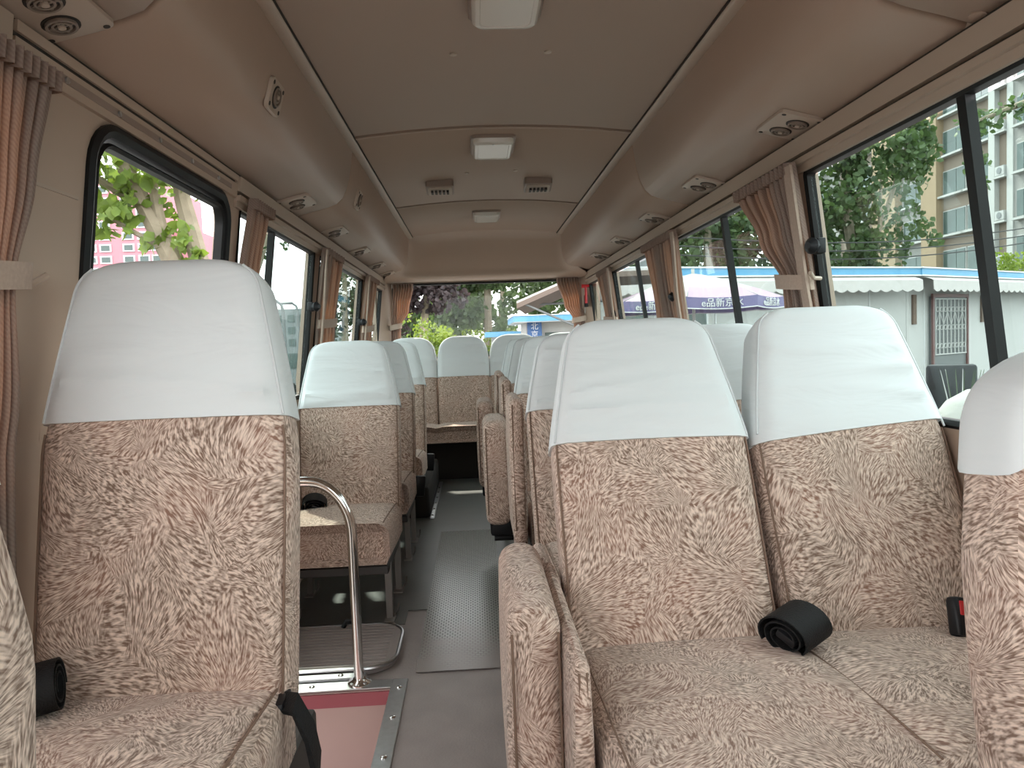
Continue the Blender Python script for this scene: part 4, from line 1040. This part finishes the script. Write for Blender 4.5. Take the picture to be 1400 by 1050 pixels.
# street lamps and far blocks beyond the left windows
for i, (x, y, zt) in enumerate(((-7.0, 27, 2.85), (-8.6, 36, 3.3))):
    t = thing('street_lamp', ('grey street lamp with curved arm seen through the second left window', 'grey street lamp standing farther off with a straight arm')[i], 'street lamp', (x, y, GZ), group='street lamps')
    mb = MB(); mb.tube([(0, 0, 0), (0, 0, zt-GZ-0.4), (-0.05, 0, zt-GZ-0.15), (-0.25, 0, zt-GZ)], [0.09, 0.06, 0.055, 0.05], 8); obj('post', mb, 'steel', t)
    mb = MB(); mb.box(-0.75, -0.22, -0.12, 0.12, zt-GZ-0.06, zt-GZ+0.06, 0.03); obj('lamp_head', mb, 'steel', t)
t = thing('far_block', 'distant grey office block beyond the street lamps', 'building', (-14.6, 62, GZ))
mb = MB(); mb.box(-2.2, 1.6, 0, 6, 0, 5.2); mb.box(-3.5, 2.5, 1, 6, 0, 3.2); obj('wall', mb, 'far', t, False)
wm = MB(); wm.box(-0.28, 0.28, -0.05, 0.05, -0.3, 0.3); me = mesh('window', wm, 'aptglass', False)
for i in range(4):
    for k in range(3): link('window', me, t, (-1.6+i*0.9, 0, 2.4+k*1.0))
t = thing('far_block', 'low pale terrace wall behind the parked car', 'building', (-11, 40, GZ))
mb = MB(); mb.box(-8, 5, 0, 4, 0, 1.9); obj('wall', mb, 'far', t, False)
for k in range(6):
    mb = MB(); mb.box(-7.5+k*2, -6.3+k*2, -0.05, 0, 0.8, 1.6); obj('window', mb, 'aptglass', t, False)
def car(label, loc, rz, paint):
    t = thing('parked_car', label, 'car', loc, (0, 0, rz))
    prof = [(-2.1, 0.35, 0.55), (-2.0, 0.3, 0.85), (-1.3, 0.25, 0.95), (1.7, 0.25, 0.98), (2.0, 0.3, 0.9), (2.1, 0.35, 0.6)]
    mb = MB(); mb.loft([[(x, y, z) for y, z in rrect(-0.85, 0.85, a, b, 0.1, 4)] for x, a, b in prof], True, True, True); obj('body', mb, paint, t)
    mb = MB(); mb.loft([[(x, y, z) for y, z in ((-h, 0.93), (h, 0.93), (h*0.84, zt), (-h*0.84, zt))] for x, h, zt in ((-1.3, 0.78, 0.95), (-0.6, 0.8, 1.40), (0.9, 0.8, 1.42), (1.75, 0.76, 0.96))], True, True, True); obj('window_band', mb, 'carglass', t)
    mb = MB(); mb.box(-0.66, 0.98, -0.66, 0.66, 1.40, 1.47, 0.03); obj('roof', mb, paint, t)
    for x in (-1.35, 1.35):
        for y in (-0.78, 0.78):
            mb = MB(); mb.tube([(x, y-0.09, 0.31), (x, y+0.09, 0.31)], 0.31, 20); obj('wheel', mb, 'rubber', t)
car('white parked car below the second left window', (-3.6, 9.6, GZ), 1.35, 'carwhite')
# trees on the left further back
tree('street_tree', 'thin tree with sparse leaves beyond the second left window', (-9.6, 28, GZ), [([(-9.6, 28, GZ), (-9.2, 30, 3.2), (-8.6, 30, 4.6), (-8.0, 30, 6.2)], 0.22, 0.1)],
     [((-8.6, 29.8, 5.0), 0.45, 26), ((-8.1, 29.8, 5.6), 0.4, 22), ((-7.5, 29.6, 5.2), 0.3, 10)], 'leaf_dark', 0.24, 21, 'trees outside')
tree('street_tree', 'dark tree outside the third left window', (-4.3, 24, GZ), [([(-4.3, 24, GZ), (-4.3, 24, 1.5), (-4.2, 24, 3.8)], 0.16, 0.07)],
     cl(18, (-4.9, -3.7), (23.4, 24.6), (1.5, 4.2), 0.42, 60) + cl(6, (-4.9, -3.7), (23.6, 24.4), (0.2, 1.2), 0.3, 30), 'leaf_dark', 0.16, 22, 'trees outside')
# rear trees
tree('purple_tree', 'dark purple leaved tree behind the rear window', (-1.6, 21, GZ), [([(-1.6, 21, GZ), (-1.55, 21, 1.5), (-1.3, 21, 3.4)], 0.16, 0.08)],
     cl(34, (-2.7, -0.75), (20.3, 21.6), (2.15, 3.4), 0.42, 130) + [((-0.5, 20.6, 2.35), 0.3, 80), ((-2.2, 20.6, 1.7), 0.4, 90)], 'leaf_purple', 0.17, 31, 'trees outside')
tree('lime_shrub', 'bright lime green shrub below the purple tree', (-1.7, 17.5, GZ), [([(-1.7, 17.5, GZ), (-1.7, 17.5, 0.4)], 0.06, 0.03)],
     cl(16, (-2.2, -0.75), (17.0, 17.9), (0.8, 1.5), 0.28, 110) + [((-1.75, 17.4, 1.75), 0.22, 60)], 'leaf_lime', 0.085, 32, 'shrubs outside')
tree('rear_tree', 'tall mid green tree behind the middle of the rear window', (0.4, 27, GZ), [([(0.4, 27, GZ), (0.4, 27, 2), (0.5, 27, 4.5)], 0.2, 0.1)],
     cl(34, (-1.6, 1.3), (26.2, 27.8), (1.7, 4.2), 0.6, 120) + cl(10, (-1.8, 1.0), (25.5, 26.5), (0.4, 1.5), 0.5, 110), 'leaf_mid', 0.22, 33, 'trees outside')
tree('rear_tree', 'broad green tree above the blue kiosk roof', (3.6, 26, GZ), [([(3.6, 26, GZ), (3.6, 26, 2), (3.5, 26, 4.5)], 0.22, 0.1)],
     cl(46, (1.7, 6.0), (25, 27), (1.9, 4.6), 0.65, 120), 'leaf_mid', 0.22, 34, 'trees outside')
tree('low_shrub', 'low green shrub beside the small kiosk roof', (0.7, 24, GZ), [([(0.7, 24, GZ), (0.7, 24, 0.4)], 0.05, 0.03)],
     cl(10, (-0.4, 1.7), (23.6, 24.4), (0.6, 1.35), 0.3, 90), 'leaf_lime', 0.10, 35, 'shrubs outside')

for i, (x, y, lb) in enumerate(((-3.5, 40, 'distant tree crown behind the purple tree'), (1.5, 42, 'distant tree crown behind the middle of the rear window'), (8, 38, 'distant dark tree crown behind the parasol'), (13, 40, 'distant tree crown between the low building and the apartments'))):
    tree('far_tree', lb, (x, y, GZ), [([(x, y, GZ), (x, y, 2.5), (x+0.2, y, 5)], 0.3, 0.12)], cl(30, (x-2.6, x+2.6), (y-1, y+1), (0.6, 7.0), 1.0, 90), 'leaf_mid' if i != 2 else 'leaf_dark', 0.42, 60+i, 'trees outside')
# low building, two wings
def local(p0, p1):
    a = math.atan2(p1[1]-p0[1], p1[0]-p0[0]); return math.hypot(p1[0]-p0[0], p1[1]-p0[1]), a
def wing(label, p0, p1, top, parts):
    Ln, a = local(p0, p1)
    t = thing('low_building', label, 'building', (p0[0], p0[1], GZ), (0, 0, a), 'wings of the low white building')
    H = top-GZ
    mb = MB(); mb.box(0, Ln, 0.35, 1.3, 0, H-0.15); obj('wall', mb, 'kwhite', t, False)
    mb = MB(); mb.box(-0.1, Ln, -0.05, 1.4, H-0.17, H-0.03); obj('fascia', mb, 'kblue', t, False)
    mb = MB(); mb.box(-0.12, Ln, -0.08, 1.4, H-0.03, H); mb.box(-0.11, Ln, -0.065, 0.3, H-0.20, H-0.17); obj('roof_edge', mb, 'ktrim', t, False)
    n = int(Ln/0.30); rows = []
    for k in range(n*4+1):
        u = k/4*0.30; dz = 0.10+0.055*abs(math.sin(PI*u/0.30))
        rows.append([(u, 0.02, H-0.20), (u, -0.16, H-0.26), (u, -0.24, H-0.30), (u, -0.25, H-0.40-dz), (u, -0.235, H-0.40-dz), (u, -0.225, H-0.31)])
    mb = MB(); mb.loft(rows, False); obj('scalloped_awning', mb, 'awn', t, True)
    for u in parts.get('plaques', []):
        mb = MB(); mb.box(u-0.075, u+0.075, 0.30, 0.35, H-1.25, H-0.58, 0.01); obj('wood_plaque', mb, 'wood', t, False)
    for u in parts.get('joints', []):
        mb = MB(); mb.box(u-0.012, u+0.012, 0.335, 0.35, 0, H-0.4); obj('panel_joint', mb, 'ktrim', t, False)
    for u0, u1 in parts.get('windows', []):
        mb = MB(); mb.box(u0, u1, 0.30, 0.36, 1.0, H-0.62); w_ = obj('window', mb, 'ktrim', t, False)
        mb = MB(); mb.box(u0+0.06, u1-0.06, 0.285, 0.30, 1.06, H-0.68); obj('pane', mb, 'aptglass', w_, False)
    if 'door' in parts:
        u0, u1 = parts['door']; zt = H-0.62
        mb = MB(); mb.box(u0, u1, 0.26, 0.36, 0, zt); d = obj('door', mb, 'doorgrey', t, False)
        mb = MB(); mb.box(u0-0.06, u1+0.06, 0.22, 0.27, zt-0.02, zt+0.06); mb.box(u0-0.06, u0, 0.22, 0.27, 0, zt); mb.box(u1, u1+0.06, 0.22, 0.27, 0, zt); obj('door_frame', mb, 'maroon', d, False)
        nb = 9
        for k in range(nb):
            u = u0+0.07+(u1-u0-0.14)*k/(nb-1)
            mb = MB(); mb.tube([(u, 0.235, zt-1.35), (u, 0.235, zt-0.06)], 0.014, 6); obj('grille_bar', mb, 'grille', d)
            if k < nb-1:
                un = u+(u1-u0-0.14)/(nb-1)
                for zc in (zt-0.30, zt-0.72, zt-1.15):
                    mb = MB(); mb.tube([((u+un)/2+0.055*math.cos(q*PI/6), 0.23, zc+0.055*math.sin(q*PI/6)) for q in range(13)], 0.010, 5); obj('grille_scroll', mb, 'grille', d)
                mb = MB(); mb.tube([(u, 0.23, zt-0.36), (un, 0.23, zt-0.66)] if k % 2 else [(u, 0.23, zt-0.66), (un, 0.23, zt-0.36)], 0.009, 5); obj('grille_diagonal', mb, 'grille', d)
        for zz in (zt-1.35, zt-0.06):
            mb = MB(); mb.tube([(u0+0.04, 0.235, zz), (u1-0.04, 0.235, zz)], 0.016, 6); obj('grille_rail', mb, 'grille', d)
    return t
wing('long white building with blue fascia and scalloped awning behind the umbrella', (2.35, 13.40), (9.76, 15.70), 2.35, {'joints': [1.2, 2.6, 4.0, 5.4, 6.6], 'windows': [(0.4, 1.0), (1.5, 2.4)]})
wing('white building wing with a grilled door and wooden plaques under the blue fascia', (9.76, 15.70), (17.5, 20.35), 2.35, {'plaques': [0.28, 3.55], 'joints': [0.75, 2.9, 4.6], 'door': (0.98, 2.55)})
# kiosk with blue sign
t = thing('kiosk', 'small kiosk with blue roof fascia and blue hanging sign', 'kiosk', (0.95, 18.2, GZ))
mb = MB(); mb.box(0.25, 4.2, 0.3, 2.5, 0, 2.28); obj('wall', mb, 'kwhite', t, False)
mb = MB(); mb.box(-0.1, 4.2, -0.25, 2.7, 2.28, 2.42); obj('fascia', mb, 'kblue', t, False)
mb = MB(); mb.box(-0.12, 4.2, -0.27, 2.7, 2.42, 2.44); mb.box(-0.08, 4.2, -0.23, 2.7, 2.26, 2.28); obj('roof_edge', mb, 'ktrim', t, False)
mb = MB(); mb.box(0.26, 0.62, 0.05, 0.10, 1.35, 2.30); sg_ = obj('sign', mb, 'signblue', t, False)
mb = MB(); mb.box(0.72, 1.7, 0.27, 0.3, 1.0, 2.0); obj('window', mb, 'aptglass', t, False)
def text(s, size, parent, loc, rot, m, name='lettering', ext=0.004):
    c = bpy.data.curves.new(name, 'FONT'); c.body = s; c.size = size; c.align_x = 'CENTER'; c.align_y = 'CENTER'; c.extrude = ext
    o = bpy.data.objects.new('tmp', c); col.objects.link(o)
    me = bpy.data.meshes.new_from_object(o.evaluated_get(bpy.context.evaluated_depsgraph_get())); bpy.data.objects.remove(o)
    me.materials.clear(); me.materials.append(M[m]); return link(name, me, parent, loc, rot)
text('北', 0.19, sg_, (0.44, 0.045, 2.15), (PI/2, 0, 0), 'white'); text('京', 0.19, sg_, (0.44, 0.045, 1.95), (PI/2, 0, 0), 'white')
t = thing('kiosk', 'lower kiosk roof with pale blue fascia beside the sign kiosk', 'kiosk', (0.2, 21.2, GZ))
mb = MB(); mb.box(0.2, 1.4, 0.2, 1.5, 0, 1.95); obj('wall', mb, 'kwhite', t, False)
mb = MB(); mb.box(0.0, 1.5, 0, 1.6, 1.95, 2.10); obj('fascia', mb, 'kblue', t, False)
# canvas awning on arms
t = thing('canvas_awning', 'folding canvas awning on slanted metal arms seen through the rear window', 'awning', (1.75, 10.6, GZ))
A = [(-1.27, -0.55, 1.60-GZ), (-0.62, -0.55, 1.86-GZ), (0.1, -0.55, 1.99-GZ), (0.9, -0.55, 2.0-GZ)]
mb = MB(); mb.loft([[(x, y, z), (x+0.25, y+1.3, z+0.02), (x+0.25, y+1.3, z-0.0), (x, y, z-0.03)] for x, y, z in A], True, True, True); obj('canopy', mb, 'awn', t, False)
mb = MB(); mb.loft([[(x, y, z-0.03), (x+0.2, y+1.2, z-0.03), (x+0.2, y+1.2, z-0.14), (x, y, z-0.10)] for x, y, z in A], True, True, True); obj('valance', mb, 'awnunder', t, False)
for p, q in (((-1.2, -0.5, 1.58-GZ), (-0.1, -0.3, 1.08-GZ)), ((-0.62, -0.5, 1.76-GZ), (0.05, -0.3, 1.55-GZ)), ((-1.05, 0.2, 1.58-GZ), (0.05, 0.2, 1.60-GZ))):
    mb = MB(); mb.tube([p, q], 0.016, 6); obj('arm', mb, 'steel', t)
mb = MB(); mb.tube([(0.05, -0.3, 0), (0.05, -0.3, 2.72)], 0.04, 8); mb.tube([(0.05, 0.6, 0), (0.05, 0.6, 2.72)], 0.04, 8); obj('post', mb, 'steel', t)
# parasol
def parasol():
    t = thing('parasol', 'large white and violet parasol with lettered valance outside the right windows', 'parasol', (2.80, 9.6, GZ))
    R, n = 1.12, 8; zr, za = 1.50-GZ, 1.86-GZ; a0 = PI/8+0.03
    P = lambda k, r: (r*math.cos(a0+k*2*PI/n), r*math.sin(a0+k*2*PI/n))
    for k in range(n):
        rows = []
        for i in range(7):
            f = i/6; r = max(0.01, R*f); z = za-(za-zr)*(f**1.25); A_ = P(k, r); B_ = P(k+1, r)
            rows.append([(A_[0]+(B_[0]-A_[0])*j/6, A_[1]+(B_[1]-A_[1])*j/6, z-0.02*math.sin(PI*j/6)*f) for j in range(7)])
        mb = MB(); mb.loft(rows[:5], False); o = obj('canopy_panel', mb, 'umbw', t)
        mb = MB(); mb.loft(rows[4:], False); obj('printed_border', mb, 'umbp', o)
        A_ = P(k, R+0.004); B_ = P(k+1, R+0.004)
        mb = MB(); mb.loft([[(A_[0]+(B_[0]-A_[0])*j/10, A_[1]+(B_[1]-A_[1])*j/10, z-0.02*math.sin(PI*j/10)) for j in range(11)] for z in (zr, zr-0.135)], False); v = obj('valance', mb, 'umbv', t)
        mb = MB(); mb.tube([(A_[0]+(B_[0]-A_[0])*j/10, A_[1]+(B_[1]-A_[1])*j/10, zr-0.135-0.02*math.sin(PI*j/10)) for j in range(11)], 0.007, 5); obj('hem', mb, 'white', v)
        mx, my = (A_[0]+B_[0])/2, (A_[1]+B_[1])/2; an = math.atan2(my, mx)
        text('e品新京水', 0.115, v, (mx*1.008, my*1.008, zr-0.085), (PI/2, 0, an+PI/2), 'white')
        mb = MB(); mb.tube([(0, 0, za-0.02), (*P(k, R*0.5), zr+(za-zr)*0.55), (*P(k, R), zr)], 0.008, 5); obj('rib', mb, 'steel', t)
    mb = MB(); mb.tube([(0, 0, 0), (0, 0, za+0.06)], 0.022, 10); obj('pole', mb, 'grille', t)
    mb = MB(); mb.lathe([(0.28, 0), (0.28, 0.10), (0.06, 0.16)], 20, (0, 0, 0), True, True); obj('base', mb, 'steel', t)
parasol()
# apartment block
def apartment():
    t = thing('apartment_block', 'tall apartment block with bay windows and air conditioners behind the trees', 'building', (36, 60, GZ))
    H = 30; b = Vector((36, 60, GZ))
    def wb(m, y0, y1, d, z0=0, z1=H, nm='wall'):
        mb = MB(); mb.box(-d, 10, y0-60, y1-60, z0, z1); return obj(nm, mb, m, t, False)
    wb('aptgrey', 43.0, 46.6, 0.6); wb('aptwhite', 46.6, 47.15, 0.7, nm='pilaster'); wb('aptbrown', 47.15, 48.3, 0.35, nm='niche'); wb('aptwhite', 48.3, 48.9, 0.7, nm='pilaster')
    wb('aptbrown', 48.9, 54.4, 0.2); wb('tan', 54.4, 56.3, 0.8); wb('aptgrey', 56.3, 60.0, 0.1); wb('tan', 60.0, 63.5, 0.7); wb('aptbrown', 63.5, 70, 0.2); wb('aptgrey', 70, 86, 0.4)
    fm = MB(); fm.box(-0.12, 0.05, -1, 1, -0.9, 0.9); me = mesh('window', fm, 'aptwhite', False)
    p1 = MB(); p1.box(-0.16, -0.10, -0.93, -0.25, -0.82, 0.82); p2 = MB(); p2.box(-0.16, -0.10, -0.19, 0.93, -0.82, 0.82)
    pm1 = mesh('pane', p1, 'aptglass', False); pm2 = mesh('pane', p2, 'aptglass', False)
    sm = MB(); sm.box(-0.5, 0.05, -1.15, 1.15, -1.08, -0.93); sme = mesh('window_sill', sm, 'aptwhite', False)
    ac = MB(); ac.box(-0.35, 0.2, -0.42, 0.42, -0.3, 0.3); acm = mesh('air_conditioner', ac, 'aptwhite', False)
    fan = MB(); fan.lathe([(0.22, 0), (0.22, 0.02), (0.05, 0.03)], 14, (0, 0, 0), False, True); fanm = mesh('fan', fan, 'steel')
    led = MB(); led.box(-0.5, 0.3, -0.55, 0.55, -0.08, 0.06); ledm = mesh('ledge', led, 'aptwhite', False)
    cols_ = [(44.0, 0.55, 0.6), (45.7, 0.5, 0.6), (50.3, 1.25, 0.2), (53.0, 1.3, 0.2), (58.1, 1.5, 0.1), (66, 1.6, 0.2), (73, 1.6, 0.4), (79, 1.6, 0.4)]
    for k in range(8):
        z = 3.6+k*2.95
        for y, sw, d in cols_:
            w_ = link('window', me, t, (-d, y-60, z)); w_.scale = (1, sw, 1)
            link('pane', pm1, w_); link('pane', pm2, w_); link('window_sill', sme, w_)
        link('ledge', ledm, t, (-0.35, 47.72-60, z-0.9))
        a_ = link('air_conditioner', acm, t, (-0.45, 47.72-60, z-0.5)); link('fan', fanm, a_, (-0.36, 0, 0), (0, -PI/2, 0))
apartment()
# trees over the low building
tree('tall_tree', 'tall tree with pale bare stems rising behind the low building wing', (11.3, 21.5, GZ),
     [([(11.3, 21.5, GZ), (11.4, 21.5, 2.4), (11.1, 21.5, 4.5), (11.2, 21.5, 7.5)], 0.22, 0.1), ([(11.4, 21.5, 2.4), (12.2, 21.3, 4.5), (13.0, 21.2, 7.0)], 0.10, 0.05), ([(11.2, 21.5, 2.0), (10.2, 21.4, 3.4), (9.6, 21.2, 5.0)], 0.09, 0.04), ([(11.6, 21.3, 2.2), (11.9, 21.2, 3.5), (12.0, 21.2, 5.6)], 0.07, 0.04)],
     cl(56, (9.2, 14.0), (20.4, 22.4), (4.3, 7.8), 0.62, 120) + cl(24, (8.8, 12.9), (20.4, 22), (2.7, 4.5), 0.5, 90) + [((13.0, 20.8, 3.9), 0.35, 45), ((13.4, 20.8, 3.5), 0.25, 25)], 'leaf_mid', 0.21, 41, 'trees outside')
tree('tall_tree', 'leafy tree behind the low building seen through the second right window', (6.6, 20.5, GZ),
     [([(6.6, 20.5, GZ), (6.6, 20.5, 2.0), (6.5, 20.5, 5.0)], 0.2, 0.1)],
     cl(56, (4.0, 8.9), (19.6, 21.4), (2.4, 6.2), 0.65, 120), 'leaf_mid', 0.22, 42, 'trees outside')
tree('tall_tree', 'tree whose leafy branch hangs across the apartment windows', (13.6, 12.5, GZ),
     [([(13.6, 12.5, GZ), (13.4, 12.5, 3.0), (12.6, 12.4, 5.0), (11.0, 12.2, 5.2), (9.3, 12.1, 4.75), (8.3, 12, 4.4)], 0.2, 0.02)],
     [((8.3, 12, 4.35), 0.28, 55), ((8.6, 12, 4.45), 0.22, 34), ((9.0, 12, 4.62), 0.24, 44), ((9.45, 12, 4.75), 0.24, 44), ((9.9, 12.1, 4.95), 0.3, 50), ((8.35, 12, 3.75), 0.22, 40), ((8.5, 12, 3.4), 0.14, 16), ((12, 12.2, 5.6), 0.9, 200)], 'leaf_mid', 0.13, 43, 'trees outside')
tree('lime_shrub', 'bright green bush over the blue fascia below the apartments', (17.6, 23.0, GZ), [([(17.6, 23.0, GZ), (17.6, 23.0, 2.0)], 0.1, 0.05)],
     cl(12, (16.6, 18.6), (22.4, 23.4), (2.2, 3.3), 0.4, 90), 'leaf_lime', 0.13, 44, 'shrubs outside')
# cables
for k in range(3):
    z0 = 2.55+k*0.22
    P = [(4+(20-4)*j/12, 17.5+5*j/12, z0+0.5+0.9*(j/12)-0.5*math.sin(PI*j/12)) for j in range(13)]
    m_ = MB(); m_.tube([Vector(p)-Vector(P[0]) for p in P], 0.018, 5)
    tag(obj('overhead_cable', m_, 'wire', None, loc=P[0]), ('lowest black overhead cable sagging above the low building', 'middle black overhead cable above the low building', 'topmost black overhead cable above the low building')[k], 'cable', 'overhead cables')
for i, p in enumerate(((4, 17.5), (20, 22.5))):
    tag(obj('utility_pole', (lambda m: (m.tube([(0, 0, 0), (0, 0, 5.4)], 0.09, 10), m)[1])(MB()), 'steel', None, loc=(p[0], p[1], GZ)), ('grey utility pole carrying the cables behind the long building', 'grey utility pole carrying the cables behind the building wing')[i], 'pole')
# chair, potted grass and cart beside the bus
t = thing('black_chair', 'black padded office chair standing outside by the building', 'chair', (5.25, 8.0, GZ), (0, 0, -0.5))
mb = MB(); mb.box(-0.25, 0.25, -0.05, 0.05, 0.60, 1.36, 0.04); obj('backrest', mb, 'black', t)
mb = MB(); mb.box(-0.26, 0.26, -0.5, 0.0, 0.48, 0.60, 0.04); obj('seat', mb, 'black', t)
for sx in (-0.23, 0.23):
    for sy in (-0.45, -0.04):
        mb = MB(); mb.tube([(sx, sy, 0), (sx, sy, 0.5)], 0.018, 8); obj('leg', mb, 'steel', t)
t = thing('potted_grass', 'tall pale grass blades in a dark pot beside the black chair', 'plant', (4.0, 6.0, GZ))
mb = MB(); mb.lathe([(0.14, 0), (0.2, 0.5), (0.2, 0.52), (0.17, 0.5)], 16, (0, 0, 0), True, True); obj('pot', mb, 'frame', t)
for k in range(12):
    a = k*2.4; m_ = MB(); m_.tube([(0.05*math.cos(a), 0.05*math.sin(a), 0.48), (0.09*math.cos(a), 0.09*math.sin(a), 1.1), (0.16*math.cos(a), 0.16*math.sin(a), 1.42)], [0.008, 0.007, 0.002], 5); obj('blade', m_, 'leaf_mid' if k % 3 else 'grille', t)
t = thing('hand_cart', 'chrome railed hand cart holding a white sack close beside the bus', 'cart', (2.62, 3.85, GZ))
mb = MB(); mb.box(-0.4, 0.4, -0.3, 0.3, 0.5, 0.56, 0.01); obj('deck', mb, 'steel', t)
for z in (0.95, 1.10, 1.22):
    mb = MB(); mb.tube([(x, y, z) for x, y in rrect(-0.4, 0.4, -0.3, 0.3, 0.05, 4)+[(0.4-0.05, -0.3)]], 0.02, 8); obj('rail', mb, 'chrome', t)
for sx in (-0.4, 0.4):
    for sy in (-0.3, 0.3):
        mb = MB(); mb.tube([(sx, sy, 0.1), (sx, sy, 1.24)], 0.02, 8); obj('upright', mb, 'chrome', t)
        mb = MB(); mb.tube([(sx-0.03, sy, 0.1), (sx+0.03, sy, 0.1)], 0.1, 14); obj('wheel', mb, 'rubber', t)
mb = MB(); mb.loft([[(0.30*k*math.cos(q*PI/8), 0.24*k*math.sin(q*PI/8), z) for q in range(16)] for k, z in ((0.6, 0.0), (1, 0.12), (1.05, 0.45), (0.9, 0.68), (0.55, 0.82), (0.2, 0.88))], True, True, True)
tag(obj('sack', mb, 'sack', None, loc=(2.62, 3.85, GZ+0.565)), 'white cloth sack standing in the chrome railed cart', 'sack')
